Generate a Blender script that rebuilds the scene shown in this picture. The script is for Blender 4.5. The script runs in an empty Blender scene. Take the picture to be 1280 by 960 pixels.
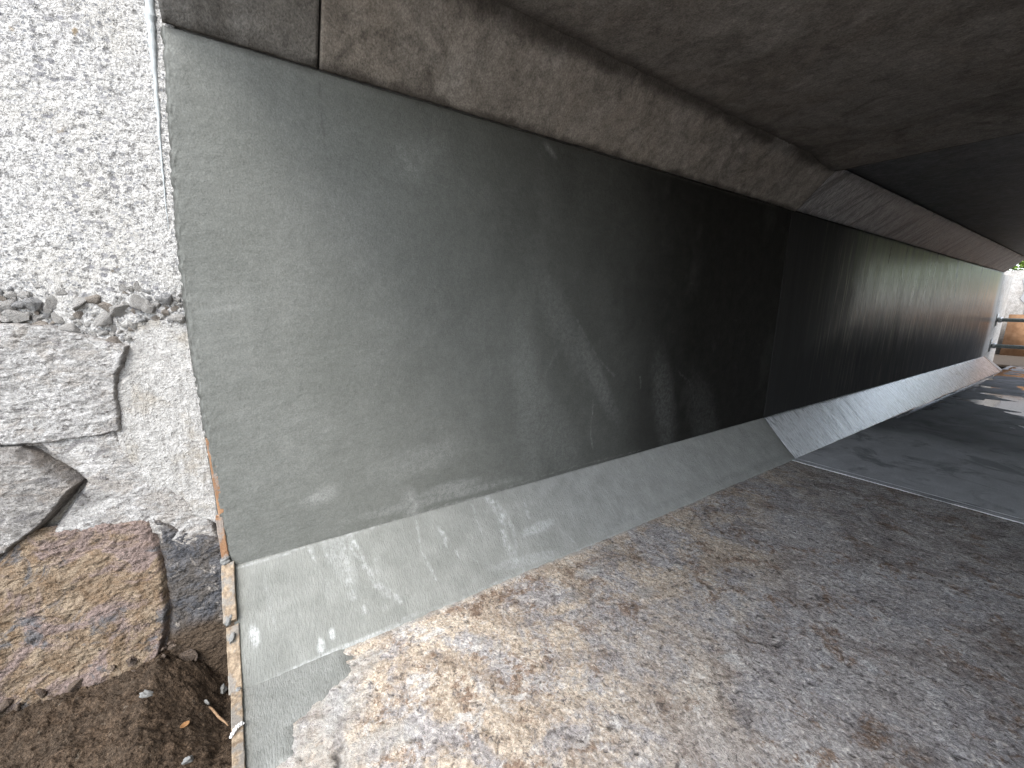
import bpy, math, random
import numpy as np
from mathutils import Matrix, Vector

# ------------------------------------------------------------------ camera, sky, sun, exposure
random.seed(7); rng = np.random.default_rng(7)
scene = bpy.context.scene
COL = scene.collection
FPX, YAW, PITCH, ROLL, H = 498.2, 57.04, 11.19, 0.685, 1.5
_a, _p, _r = (math.radians(v) for v in (YAW, PITCH, ROLL))
FW = np.array([-math.sin(_a)*math.cos(_p), math.cos(_a)*math.cos(_p), -math.sin(_p)])
_rt = np.array([math.cos(_a), math.sin(_a), 0.0]); _up = np.cross(_rt, FW)
RT = math.cos(_r)*_rt + math.sin(_r)*_up
UP = -math.sin(_r)*_rt + math.cos(_r)*_up
cam_data = bpy.data.cameras.new('camera'); cam = bpy.data.objects.new('camera', cam_data); COL.objects.link(cam)
cam_data.sensor_fit = 'HORIZONTAL'; cam_data.sensor_width = 36.0; cam_data.lens = 36.0*FPX/1280
cam_data.clip_start = 0.02; cam_data.clip_end = 2000
m = Matrix.Identity(4)
for i in range(3):
    m[i][0], m[i][1], m[i][2] = RT[i], UP[i], -FW[i]
m[2][3] = H
cam.matrix_world = m
scene.camera = cam

SUN_DIR = Vector((0.50, -0.34, 0.80)).normalized()        # towards the sun
world = bpy.data.worlds.new('World'); scene.world = world; world.use_nodes = True
wn, wl = world.node_tree.nodes, world.node_tree.links
wn.clear()
sky = wn.new('ShaderNodeTexSky'); sky.sky_type = 'NISHITA'; sky.sun_disc = False
sky.sun_elevation = math.asin(SUN_DIR.z); sky.sun_rotation = math.atan2(SUN_DIR.x, SUN_DIR.y)
sky.dust_density = 1.5; sky.air_density = 1.0; sky.ozone_density = 1.0
hsv = wn.new('ShaderNodeHueSaturation'); hsv.inputs['Saturation'].default_value = 0.5
bg = wn.new('ShaderNodeBackground'); bg.inputs['Strength'].default_value = 0.15
wo = wn.new('ShaderNodeOutputWorld')
wl.new(sky.outputs[0], hsv.inputs['Color']); wl.new(hsv.outputs[0], bg.inputs['Color']); wl.new(bg.outputs[0], wo.inputs['Surface'])
sun_data = bpy.data.lights.new('sun', 'SUN'); sun = bpy.data.objects.new('sun', sun_data); COL.objects.link(sun)
sun_data.energy = 0.6; sun_data.angle = math.radians(24); sun_data.color = (1.0, 0.96, 0.90)
sun.rotation_euler = SUN_DIR.to_track_quat('Z', 'Y').to_euler(); sun.location = (6, -6, 12)

vs = scene.view_settings
scene.display_settings.display_device = 'sRGB'
vs.view_transform = 'Standard'; vs.look = 'None'; vs.gamma = 1.0; vs.exposure = 2.3; vs.use_curve_mapping = False
scene.render.engine = 'CYCLES'
cy = scene.cycles
cy.use_denoising = True; cy.denoising_prefilter = 'NONE'; cy.denoising_input_passes = 'RGB_ALBEDO_NORMAL'; cy.max_bounces = 8; cy.diffuse_bounces = 4; cy.glossy_bounces = 4
cy.sample_clamp_indirect = 6.0; cy.caustics_reflective = False; cy.caustics_refractive = False

# ------------------------------------------------------------------ measurements (metres)
W = -1.993                     # left wall plane
XR = 3.40                      # right wall plane, out of view and set wide to let in light
ZT, ZB, ZC = 2.442, 0.350, 2.764
WT, WB = 0.296, 0.333          # haunch widths
YP, YJ, YF = -0.178, 4.507, 15.856
RY = YF + 6.4                  # wall across the road beyond the far mouth
SP, SJ = math.tan(math.radians(1.2)), math.tan(math.radians(3.6))
yp = lambda x: YP + (x - W)*SP
yj = lambda x: YJ + (x - W)*SJ
yf = lambda x: YF + (x - W)*SJ*0.5

def ray(px, py):
    d = FW + RT*((px - 640)/FPX) - UP*((py - 480)/FPX)
    return d
def onplane(px, py, p0, n):
    d = ray(px, py); o = np.array([0, 0, H]); n = np.array(n, float)
    return o + d*(((np.array(p0) - o) @ n)/(d @ n))
on_wall = lambda px, py: onplane(px, py, (W, 0, 0), (1, 0, 0))
HN = np.array([ZB, 0, WB]); HN = HN/np.linalg.norm(HN)      # lower haunch normal
on_haunch = lambda px, py: onplane(px, py, (W, 0, ZB), HN)
on_floor = lambda px, py: onplane(px, py, (0, 0, 0), (0, 0, 1))

# ------------------------------------------------------------------ noise
_perm = rng.permutation(256); _perm = np.concatenate([_perm, _perm, _perm])
_g = rng.normal(size=(256, 3)); _g /= np.linalg.norm(_g, axis=1)[:, None]
def perlin(p):
    p = np.asarray(p, float); i = np.floor(p).astype(int); f = p - i; i &= 255
    u = f*f*f*(f*(f*6 - 15) + 10); out = 0.0
    for dx in (0, 1):
        wx = u[:, 0] if dx else 1 - u[:, 0]
        for dy in (0, 1):
            wy = u[:, 1] if dy else 1 - u[:, 1]
            for dz in (0, 1):
                wz = u[:, 2] if dz else 1 - u[:, 2]
                h = _perm[_perm[_perm[(i[:, 0] + dx) & 255] + ((i[:, 1] + dy) & 255)] + ((i[:, 2] + dz) & 255)]
                g = _g[h]
                out = out + wx*wy*wz*(g[:, 0]*(f[:, 0] - dx) + g[:, 1]*(f[:, 1] - dy) + g[:, 2]*(f[:, 2] - dz))
    return out*1.5
def fbm(a, b, freq, octv=4, gain=0.5, seed=0.0, ridged=False):
    """fractal noise over two coordinate arrays of any shape, about -1..1"""
    sh = np.shape(a); p = np.stack([np.ravel(a)*freq, np.ravel(b)*freq, np.full(np.size(a), seed*7.31 + .37)], 1)
    s = 0; amp = 1; tot = 0
    for k in range(octv):
        n = perlin(p + k*19.7)
        if ridged: n = 1 - 2*np.abs(n)
        s = s + amp*n; tot += amp; amp *= gain; p = p*2.03
    return (s/tot).reshape(sh)
def sstep(e0, e1, x):
    t = np.clip((x - e0)/(e1 - e0), 0, 1); return t*t*(3 - 2*t)

# ------------------------------------------------------------------ materials
class Mat:
    def __init__(s, name):
        s.m = bpy.data.materials.new(name); s.m.use_nodes = True
        s.n, s.l = s.m.node_tree.nodes, s.m.node_tree.links
        s.b = s.n['Principled BSDF']; s.tc = s.n.new('ShaderNodeTexCoord'); s.obj = s.tc.outputs['Object']
        s.last = None
    def _in(s, sock, v):
        if v is None: return
        if hasattr(v, 'links'): s.l.new(v, sock)
        elif isinstance(v, (tuple, list)) and sock.type == 'RGBA' and len(v) == 3: sock.default_value = (*v, 1)
        else: sock.default_value = v
    def coord(s, scale=(1, 1, 1), rot=(0, 0, 0)):
        n = s.n.new('ShaderNodeMapping'); s.l.new(s.obj, n.inputs[0]); n.inputs['Scale'].default_value = scale
        n.inputs['Rotation'].default_value = rot; return n.outputs[0]
    def noise(s, scale, detail=4, rough=.55, co=None, dist=0.0):
        n = s.n.new('ShaderNodeTexNoise'); s.l.new(co or s.obj, n.inputs['Vector'])
        n.inputs['Scale'].default_value = scale; n.inputs['Detail'].default_value = detail
        n.inputs['Roughness'].default_value = rough; n.inputs['Distortion'].default_value = dist
        return n.outputs['Fac']
    def voro(s, scale, out='Distance', feature='F1', co=None, rand=1.0):
        n = s.n.new('ShaderNodeTexVoronoi'); n.feature = feature; s.l.new(co or s.obj, n.inputs['Vector'])
        n.inputs['Scale'].default_value = scale; n.inputs['Randomness'].default_value = rand; return n.outputs[out]
    def ramp(s, fac, stops, interp='LINEAR'):
        n = s.n.new('ShaderNodeValToRGB'); e = n.color_ramp.elements; n.color_ramp.interpolation = interp
        while len(e) < len(stops): e.new(.5)
        for k, (p, c) in enumerate(stops):
            e[k].position = p; e[k].color = (*c, 1) if isinstance(c, (tuple, list)) else (c, c, c, 1)
        s._in(n.inputs[0], fac); return n.outputs[0]
    def mix(s, fac, a, b, blend='MIX'):
        n = s.n.new('ShaderNodeMix'); n.data_type = 'RGBA'; n.blend_type = blend; n.clamp_factor = True
        s._in(n.inputs[0], fac); s._in(n.inputs[6], a); s._in(n.inputs[7], b); return n.outputs[2]
    def math(s, op, a, b=None, clamp=False):
        n = s.n.new('ShaderNodeMath'); n.operation = op; n.use_clamp = clamp
        s._in(n.inputs[0], a); s._in(n.inputs[1], b); return n.outputs[0]
    def attr(s, name):
        n = s.n.new('ShaderNodeAttribute'); n.attribute_name = name; return n.outputs['Fac']
    def bump(s, h, strength=.5, dist=.01):
        n = s.n.new('ShaderNodeBump'); n.inputs['Strength'].default_value = strength; n.inputs['Distance'].default_value = dist
        s._in(n.inputs['Height'], h)
        if s.last is not None: s.l.new(s.last, n.inputs['Normal'])
        s.last = n.outputs[0]
    def done(s, color, rough=.8, spec=.5, metal=0.0, coat=None):
        s._in(s.b.inputs['Base Color'], color); s._in(s.b.inputs['Roughness'], rough)
        s._in(s.b.inputs['Specular IOR Level'], spec); s._in(s.b.inputs['Metallic'], metal)
        if s.last is not None: s.l.new(s.last, s.b.inputs['Normal'])
        return s.m

def mat_coating():
    k = Mat('fresh_mortar_coating')
    big = k.noise(2.2, 5, .6); mid = k.noise(11, 4, .6); fine = k.noise(160, 3, .6)
    portal_tone = k.mix(k.ramp(mid, [(.35, 0.0), (.7, 1.0)]), (.130, .136, .125), (.154, .160, .148))
    portal_tone = k.mix(k.ramp(big, [(.40, 0.0), (.65, 1.0)]), portal_tone, (.121, .127, .116))
    deep_or_wet = k.mix(k.ramp(mid, [(.35, 0.0), (.7, 1.0)]), (.011, .0105, .0095), (.017, .0165, .0145))
    c = k.mix(k.attr('depth_tone'), portal_tone, deep_or_wet)  # blend along the tunnel carries painted light fall-off
    c = k.mix(k.math('MULTIPLY', k.attr('pale'), k.ramp(k.noise(40, 4, .7), [(.35, .25), (.62, 1.0)])), c, (.30, .308, .296))
    c = k.mix(k.math('MULTIPLY', k.attr('dirt_shade'), .8), c, (.04, .038, .033))
    c = k.mix(.45, c, k.mix(1.0, c, k.ramp(fine, [(.3, .55), (.7, 1.35)]), 'MULTIPLY'))
    c = k.mix(.35, c, k.mix(1.0, c, k.ramp(k.noise(48, 4, .65), [(.3, .7), (.7, 1.25)]), 'MULTIPLY'))
    k.bump(fine, .40, .003); k.bump(k.noise(60, 3, .6), .42, .005)
    k.bump(k.noise(14, 3, .55, k.coord((1, .5, 1.6))), .30, .012)
    return k.done(c, .72, k.math('SUBTRACT', .35, k.math('MULTIPLY', k.attr('depth_tone'), .22)))
def mat_haunch():
    k = Mat('brushed_mortar_haunch')
    mid = k.noise(9, 5, .6); fine = k.noise(170, 3, .6)
    st = k.noise(30, 4, .6, k.coord((1.2, 6, 1.2)))
    portal_tone = k.mix(k.ramp(mid, [(.35, 0.0), (.68, 1.0)]), (.164, .170, .156), (.214, .221, .204))
    deep_or_wet = k.mix(k.ramp(mid, [(.35, 0.0), (.7, 1.0)]), (.250, .254, .238), (.318, .322, .304))
    c = k.mix(k.attr('depth_tone'), portal_tone, deep_or_wet)  # blends to a paler mortar deeper into the tunnel
    c = k.mix(k.math('MULTIPLY', k.attr('pale'), k.ramp(k.noise(55, 4, .7), [(.36, .15), (.58, 1.0)])), c, (.42, .436, .426))
    c = k.mix(k.math('MULTIPLY', k.attr('dirt_shade'), .8), c, (.10, .095, .085))
    c = k.mix(.30, c, k.mix(1.0, c, k.ramp(st, [(.3, .6), (.7, 1.35)]), 'MULTIPLY'))
    k.bump(st, .5, .008); k.bump(fine, .45, .004); k.bump(k.noise(40, 4, .6), .4, .006); k.bump(k.attr('pale'), .5, .003)
    return k.done(c, .7, .35)
def mat_old_concrete(name, a, b, dark, warm, bump=.5, board=False, gloss=.85):
    k = Mat(name)
    big = k.noise(1.6, 6, .65, dist=.6); mid = k.noise(7, 6, .65, dist=.4); fine = k.noise(120, 4, .65); pit = k.voro(60)
    c = k.mix(k.ramp(mid, [(.32, 0.0), (.66, 1.0)]), a, b)
    c = k.mix(k.ramp(big, [(.48, 0.0), (.60, .75)]), c, warm)
    c = k.mix(k.math('MULTIPLY', k.ramp(k.noise(3.1, 7, .7, dist=1.2), [(.49, 0.0), (.66, 1.0)]), .62), c, dark)
    c = k.mix(k.attr('dirt_shade'), c, dark)
    c = k.mix(k.math('MULTIPLY', k.attr('pale'), .7), c, (.42, .40, .37))
    if board:
        st = k.noise(14, 5, .7, k.coord((1.0, 7.0, 1.0), (0, 0, .5)))
        c = k.mix(.85, c, k.mix(1.0, c, k.ramp(st, [(.34, .15), (.50, .9), (.68, 1.9)]), 'MULTIPLY'))
        k.bump(st, .5, .01)
    c = k.mix(.7, c, k.mix(1.0, c, k.ramp(fine, [(.3, .45), (.7, 1.5)]), 'MULTIPLY'))
    c = k.mix(.6, c, k.mix(1.0, c, k.ramp(k.noise(24, 6, .75, dist=.6), [(.34, .5), (.52, 1.0), (.68, 1.35)]), 'MULTIPLY'))
    k.bump(mid, .45, .025); k.bump(fine, bump, .006)
    k.bump(k.ramp(pit, [(.06, 0.0), (.16, 1.0)]), .25, .004)
    return k.done(c, gloss, .35)
def mat_floor():
    k = Mat('worn_exposed_floor')
    big = k.noise(1.3, 5, .6, dist=.8); b2 = k.noise(2.6, 6, .65, dist=.9); b3 = k.noise(5.5, 6, .7, dist=.7)
    mid = k.noise(21, 7, .8, dist=.5); fine = k.noise(70, 6, .8); grit = k.voro(120, 'Color')
    gv = k.n.new('ShaderNodeSeparateColor'); k.l.new(grit, gv.inputs[0]); gr = gv.outputs[0]
    beige = k.mix(k.ramp(fine, [(.38, 0.0), (.60, 1.0)]), (.44, .355, .265), (.68, .60, .49))
    grey = k.mix(k.ramp(fine, [(.36, 0.0), (.62, 1.0)]), (.27, .256, .252), (.52, .50, .488))
    brown = k.mix(k.ramp(fine, [(.36, 0.0), (.62, 1.0)]), (.15, .098, .068), (.36, .265, .195))
    c = k.mix(k.ramp(k.math('ADD', k.math('MULTIPLY', b2, .6), k.math('MULTIPLY', mid, .4)), [(.45, 0.0), (.52, 1.0)]), grey, beige)
    c = k.mix(k.math('MULTIPLY', k.attr('grey'), .85), c, grey)
    c = k.mix(k.ramp(k.math('ADD', k.math('MULTIPLY', b3, .55), k.math('MULTIPLY', mid, .45)), [(.515, 0.0), (.575, .95)]), c, k.mix(k.ramp(big, [(.41, 0.0), (.51, 1.0)]), c, brown))
    c = k.mix(k.ramp(k.noise(8, 6, .75, dist=.6), [(.57, 0.0), (.63, .85)]), c, (.66, .65, .62))
    c = k.mix(k.ramp(mid, [(.35, .9), (.42, 0.0)]), c, (.085, .074, .070))
    n38 = k.noise(36, 6, .7, dist=.8)
    c = k.mix(k.ramp(n38, [(.56, 0.0), (.62, .75)]), c, (.70, .665, .61))
    c = k.mix(k.ramp(n38, [(.37, .8), (.43, 0.0)]), c, (.13, .115, .108))
    k.bump(n38, .6, .012)
    c = k.mix(.45, c, k.mix(1.0, c, k.ramp(gr, [(.0, .35), (.5, .95), (1.0, 1.5)]), 'MULTIPLY'))
    c = k.mix(k.math('MULTIPLY', k.attr('smear'), k.ramp(mid, [(.40, .25), (.52, .85)])), c, k.mix(k.ramp(fine, [(.35, 0.0), (.65, 1.0)]), (.30, .30, .285), (.50, .50, .475)))
    c = k.mix(k.attr('dirt_shade'), c, k.mix(k.ramp(mid, [(.4, 0.0), (.6, 1.0)]), (.15, .135, .12), (.46, .44, .41)))
    c = k.mix(.85, c, k.mix(1.0, c, k.ramp(k.noise(2.1, 7, .72, dist=1.4), [(.38, (.60, .55, .52)), (.50, (1.0, .97, .95)), (.62, (1.12, 1.12, 1.12))]), 'MULTIPLY'))
    c = k.mix(k.math('MULTIPLY', k.attr('pit'), .85), c, (.035, .030, .028))
    k.bump(mid, .6, .018); k.bump(fine, .7, .007); k.bump(gr, .3, .003)
    return k.done(c, .85, .3)
def mat_far_floor():
    k = Mat('dark_smooth_floor')
    mid = k.noise(6, 6, .65, k.coord((1, .6, 1)), .5); fine = k.noise(110, 4, .65)
    c = k.mix(k.ramp(mid, [(.35, 0.0), (.66, 1.0)]), (.46, .463, .465), (.60, .604, .607))
    c = k.mix(k.ramp(k.noise(2.2, 5, .65, dist=.8), [(.52, 0.0), (.62, .8)]), c, (.22, .222, .224))
    c = k.mix(k.math('MULTIPLY', k.attr('dirt_shade'), k.ramp(k.noise(1.7, 5, .7), [(.50, 0.0), (.62, 1.0)])), c, k.mix(k.ramp(k.noise(5, 5, .7), [(.45, 0.0), (.56, 1.0)]), (.12, .075, .055), (.20, .15, .12)))
    c = k.mix(k.math('MULTIPLY', k.attr('deep_or_wet'), .85), c, (.055, .056, .058))
    c = k.mix(.4, c, k.mix(1.0, c, k.ramp(fine, [(.3, .6), (.7, 1.4)]), 'MULTIPLY'))
    k.bump(fine, .4, .004); k.bump(mid, .3, .012)
    return k.done(c, k.ramp(mid, [(.35, .55), (.65, .72)]), .45)
def mat_far_wall():
    k = Mat('sooty_smooth_wall')
    st = k.noise(5, 6, .7, k.coord((1, 1.0, .10)), .4); st2 = k.noise(22, 5, .7, k.coord((1, 1, .06)))
    fine = k.noise(90, 4, .6)
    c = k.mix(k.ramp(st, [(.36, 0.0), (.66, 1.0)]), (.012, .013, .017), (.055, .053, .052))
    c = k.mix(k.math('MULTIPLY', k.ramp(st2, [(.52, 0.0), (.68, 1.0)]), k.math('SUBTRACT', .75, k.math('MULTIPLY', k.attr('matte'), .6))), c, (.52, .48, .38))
    c = k.mix(k.math('MULTIPLY', k.attr('green_sheen'), k.ramp(st, [(.36, .45), (.6, 1.0)])), c, (.46, .56, .28))
    c = k.mix(k.math('MULTIPLY', k.attr('rust_sheen'), k.ramp(st2, [(.34, .4), (.6, 1.0)])), c, (.78, .42, .20))
    c = k.mix(k.attr('pale'), c, (.42, .41, .385))
    c = k.mix(k.attr('dirt_shade'), c, (.022, .022, .022))
    k.bump(st2, .25, .006); k.bump(fine, .25, .003)
    return k.done(c, k.math('ADD', k.ramp(st, [(.35, .26), (.68, .40)]), k.math('MULTIPLY', k.attr('matte'), .40)), k.math('SUBTRACT', .5, k.math('MULTIPLY', k.attr('matte'), .34)))
def mat_far_haunch():
    k = Mat('steel_trowelled_haunch')
    st = k.noise(13, 6, .75, k.coord((.8, 3.0, .8))); fine = k.noise(80, 4, .65); big = k.noise(2.5, 5, .6)
    c = k.mix(k.ramp(st, [(.34, 0.0), (.64, 1.0)]), (.50, .515, .53), (.76, .775, .79))
    c = k.mix(k.ramp(big, [(.5, 0.0), (.64, .6)]), c, (.45, .46, .47))
    c = k.mix(k.attr('dirt_shade'), c, (.075, .074, .072))
    c = k.mix(k.attr('pale'), c, (.52, .52, .50))
    k.bump(st, .25, .006); k.bump(fine, .35, .003)
    k.b.inputs['Coat Weight'].default_value = .8; k.b.inputs['Coat Roughness'].default_value = .22
    return k.done(c, k.ramp(st, [(.35, .22), (.65, .34)]), .9)
def mat_wing():
    k = Mat('exposed_aggregate_concrete')
    wob = k.noise(28, 3, .6); cell = k.voro(72, 'Color', co=k.coord((1, 1, 1.35))); d = k.voro(72, 'Distance', co=k.coord((1, 1, 1.35)))
    sc = k.n.new('ShaderNodeSeparateColor'); k.l.new(cell, sc.inputs[0])
    pick = k.ramp(sc.outputs[0], [(.45, 0.0), (.50, 1.0)]); core = k.ramp(k.math('ADD', d, k.math('MULTIPLY', k.math('SUBTRACT', k.noise(120, 3, .6), .5), .5)), [(.30, 1.0), (.42, 0.0)])
    cell2 = k.voro(30, 'Color', co=k.coord((1, 1, 1.4))); d2 = k.voro(30, 'Distance', co=k.coord((1, 1, 1.4)))
    sc2 = k.n.new('ShaderNodeSeparateColor'); k.l.new(cell2, sc2.inputs[0])
    pick2 = k.ramp(sc2.outputs[0], [(.62, 0.0), (.66, 1.0)]); core2 = k.ramp(k.math('ADD', d2, k.math('MULTIPLY', k.math('SUBTRACT', k.noise(70, 3, .6), .5), .6)), [(.28, 1.0), (.38, 0.0)])
    fine = k.noise(150, 4, .7); mid = k.noise(42, 4, .7)
    c = k.mix(k.ramp(fine, [(.36, 0.0), (.60, 1.0)]), (.25, .245, .235), (.60, .595, .575))
    c = k.mix(k.ramp(k.noise(4, 4, .6), [(.5, 0.0), (.66, .5)]), c, (.44, .425, .39))
    c = k.mix(k.ramp(mid, [(.37, .85), (.46, 0.0)]), c, (.13, .128, .125))
    stone = k.mix(sc.outputs[1], (.16, .165, .175), (.36, .36, .355))
    agg = k.math('MULTIPLY', pick, core)
    c = k.mix(k.math('MULTIPLY', agg, .9), c, stone)
    agg2 = k.math('MULTIPLY', pick2, core2)
    c = k.mix(k.math('MULTIPLY', agg2, .9), c, k.mix(sc2.outputs[1], (.17, .17, .18), (.37, .365, .36)))
    c = k.mix(k.ramp(k.noise(9, 3, .6), [(.70, 0.0), (.74, .7)]), c, (.22, .16, .08))
    k.bump(mid, .9, .018); k.bump(fine, .8, .006)
    return k.done(c, .9, .2)
def mat_render_rough():
    k = Mat('rough_cement_render')
    fine = k.noise(140, 4, .7); mid = k.noise(30, 5, .7)
    c = k.mix(k.ramp(mid, [(.36, 0.0), (.62, 1.0)]), (.38, .372, .355), (.56, .552, .53))
    c = k.mix(k.ramp(k.noise(6, 5, .65), [(.55, 0.0), (.66, .7)]), c, (.38, .345, .29))
    c = k.mix(k.attr('dirt_shade'), c, (.20, .17, .13))
    c = k.mix(.5, c, k.mix(1.0, c, k.ramp(fine, [(.3, .55), (.7, 1.35)]), 'MULTIPLY'))
    k.bump(mid, .9, .018); k.bump(k.noise(70, 4, .7), .9, .011); k.bump(fine, .5, .004)
    return k.done(c, .9, .2)
def mat_stone(name, cols, scales=(7, 15, 26), stretch=(1, 1, 1), rot=(0, 0, 0)):
    """cols: base a, base b, patch 1, patch 2, dark flecks"""
    k = Mat(name); co = k.coord(stretch, rot)
    n1 = k.noise(scales[0], 6, .7, co, .8); n2 = k.noise(scales[1], 6, .7, co, .6); n3 = k.noise(scales[2], 6, .75, co); fine = k.noise(150, 4, .7)
    c = k.mix(k.ramp(n2, [(.40, 0.0), (.60, 1.0)]), cols[0], cols[1])
    c = k.mix(k.ramp(n1, [(.49, 0.0), (.57, .9)]), c, cols[2])
    c = k.mix(k.ramp(k.noise(scales[0]*1.3, 6, .7, co, 1.0), [(.56, 0.0), (.63, .9)]), c, cols[3])
    c = k.mix(k.ramp(n3, [(.34, .9), (.44, 0.0)]), c, cols[4])
    c = k.mix(k.attr('dirt_shade'), c, (.11, .08, .055))
    c = k.mix(.5, c, k.mix(1.0, c, k.ramp(fine, [(.3, .5), (.7, 1.4)]), 'MULTIPLY'))
    k.bump(n3, .9, .022); k.bump(k.noise(62, 5, .75), 1.0, .014); k.bump(fine, .5, .004)
    return k.done(c, .85, .25)
def mat_earth():
    k = Mat('damp_brown_earth')
    n1 = k.noise(4, 6, .7); n2 = k.noise(28, 6, .75); fine = k.noise(120, 4, .75); cr = k.voro(75)
    c = k.mix(k.ramp(n2, [(.36, 0.0), (.64, 1.0)]), (.030, .021, .014), (.175, .125, .086))
    c = k.mix(k.ramp(n1, [(.46, 0.0), (.60, .7)]), c, (.09, .068, .049))
    c = k.mix(k.ramp(k.noise(40, 4, .7), [(.64, 0.0), (.70, .8)]), c, (.22, .185, .145))
    c = k.mix(.8, c, k.mix(1.0, c, k.ramp(fine, [(.32, .25), (.68, 1.8)]), 'MULTIPLY'))
    k.bump(n2, 1.0, .035); k.bump(cr, .8, .014); k.bump(k.noise(55, 5, .75), 1.0, .014); k.bump(fine, .8, .006)
    return k.done(c, .95, .15)
def mat_wood(name, a, b, stain):
    k = Mat(name)
    g = k.noise(60, 4, .6, k.coord((1, 1, .12))); n = k.noise(18, 4, .6)
    c = k.mix(k.ramp(g, [(.35, 0.0), (.65, 1.0)]), a, b)
    c = k.mix(k.ramp(n, [(.48, 0.0), (.58, .85)]), c, stain)
    c = k.mix(.5, c, k.mix(1.0, c, k.ramp(k.noise(150, 4, .7), [(.3, .45), (.7, 1.5)]), 'MULTIPLY'))
    k.bump(g, .6, .004); k.bump(n, .5, .006)
    return k.done(c, .75, .3)
def mat_plain(name, a, b, scale=25, rough=.8, spec=.3, metal=0.0, bump=.4):
    k = Mat(name); n = k.noise(scale, 5, .65)
    c = k.mix(k.ramp(n, [(.35, 0.0), (.65, 1.0)]), a, b); k.bump(n, bump, .006)
    return k.done(c, rough, spec, metal)
def mat_leaf():
    k = Mat('leaf_green'); n = k.noise(2.2, 3, .6)
    c = k.mix(k.ramp(n, [(.35, 0.0), (.65, 1.0)]), (.075, .15, .02), (.17, .25, .04))
    k.b.inputs['Transmission Weight'].default_value = 0.0
    return k.done(c, .55, .3)
def mat_water():
    k = Mat('puddle_water'); k.bump(k.noise(9, 3, .5), .04, .01)
    return k.done((.040, .036, .032), .06, .5)

M = dict(
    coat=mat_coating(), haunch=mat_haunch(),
    brown=mat_old_concrete('stained_soffit_concrete', (.195, .176, .153), (.272, .248, .220), (.052, .045, .038), (.228, .202, .172)),
    soffit=mat_old_concrete('mottled_ceiling_concrete', (.150, .137, .121), (.215, .198, .178), (.062, .054, .046), (.170, .148, .126)),
    greyblock=mat_old_concrete('grey_end_concrete', (.13, .125, .117), (.20, .194, .182), (.058, .053, .046), (.155, .145, .130)),
    board=mat_old_concrete('board_marked_concrete', (.25, .25, .252), (.38, .38, .38), (.060, .058, .058), (.31, .305, .30), board=True, gloss=.36),
    darkceil=mat_old_concrete('dark_ceiling_concrete', (.095, .095, .098), (.150, .149, .150), (.055, .053, .053), (.125, .119, .112), board=True, gloss=.5),
    body=mat_plain('plain_concrete_mass', (.30, .293, .28), (.40, .39, .37), 8),
    floor=mat_floor(), ffloor=mat_far_floor(), fwall=mat_far_wall(), fhaunch=mat_far_haunch(),
    wing=mat_wing(), render=mat_render_rough(), earth=mat_earth(), leaf=mat_leaf(), water=mat_water(),
    st_white=mat_stone('pale_split_stone', ((.36, .352, .34), (.62, .612, .595), (.43, .405, .375), (.30, .29, .288), (.10, .09, .08)), stretch=(1, 1, 1.5)),
    st_grey=mat_stone('grey_split_stone', ((.27, .26, .245), (.47, .455, .435), (.34, .31, .28), (.23, .222, .218), (.11, .10, .09)), stretch=(1, 1, 1.5)),
    st_orange=mat_stone('ochre_purple_stone', ((.235, .165, .105), (.36, .285, .205), (.29, .225, .205), (.15, .152, .16), (.055, .046, .04)), scales=(4.4, 13, 30), rot=(.5, 0, 0), stretch=(1, 1, 1.1)),
    st_dark=mat_stone('dark_slaty_stone', ((.085, .088, .098), (.165, .162, .165), (.125, .112, .10), (.42, .385, .345), (.035, .033, .032)), scales=(7, 14, 26)),
    sealant=mat_plain('pale_blue_sealant', (.33, .36, .365), (.43, .455, .46), 60, .6),
    joint=mat_plain('dark_joint_filler', (.018, .017, .016), (.035, .033, .03), 40, .9),
    wood_o=mat_wood('orange_weathered_wood', (.22, .12, .065), (.33, .195, .11), (.24, .22, .20)),
    wood_p=mat_wood('pale_sawn_wood', (.155, .115, .078), (.34, .27, .19), (.20, .19, .172)),
    blob=mat_plain('set_mortar_crumb', (.15, .152, .147), (.23, .233, .225), 50, .85, bump=.8),
    wire=mat_plain('white_twisted_cord', (.58, .58, .57), (.74, .74, .73), 80, .6),
    twig=mat_plain('dry_twig_bark', (.20, .125, .07), (.34, .23, .14), 60, .85),
    dleaf=mat_plain('dry_leaf_brown', (.24, .12, .05), (.32, .18, .08), 60, .7),
    pipe=mat_plain('grimy_painted_pipe', (.13, .16, .155), (.24, .27, .26), 30, .45, .5),
    bracket=mat_plain('galvanised_bracket', (.38, .40, .40), (.54, .56, .56), 40, .4, .5, .6),
    orange=mat_plain('orange_brown_panel', (.20, .10, .045), (.31, .175, .09), 5, .8),
    pwall=mat_old_concrete('pale_outdoor_concrete', (.40, .385, .36), (.52, .505, .475), (.28, .25, .22), (.47, .43, .38)),
    asphalt=mat_plain('dark_wet_yard', (.055, .044, .034), (.095, .078, .062), 60, .95, .1),
    rwall=mat_old_concrete('greyer_outdoor_concrete', (.28, .268, .248), (.38, .366, .342), (.17, .152, .132), (.33, .305, .272)),
    peel=mat_plain('white_lime_stain', (.40, .396, .386), (.50, .495, .485), 12, .85),
    bark=mat_plain('bush_bark', (.10, .075, .05), (.18, .14, .10), 30, .9),
)

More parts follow.
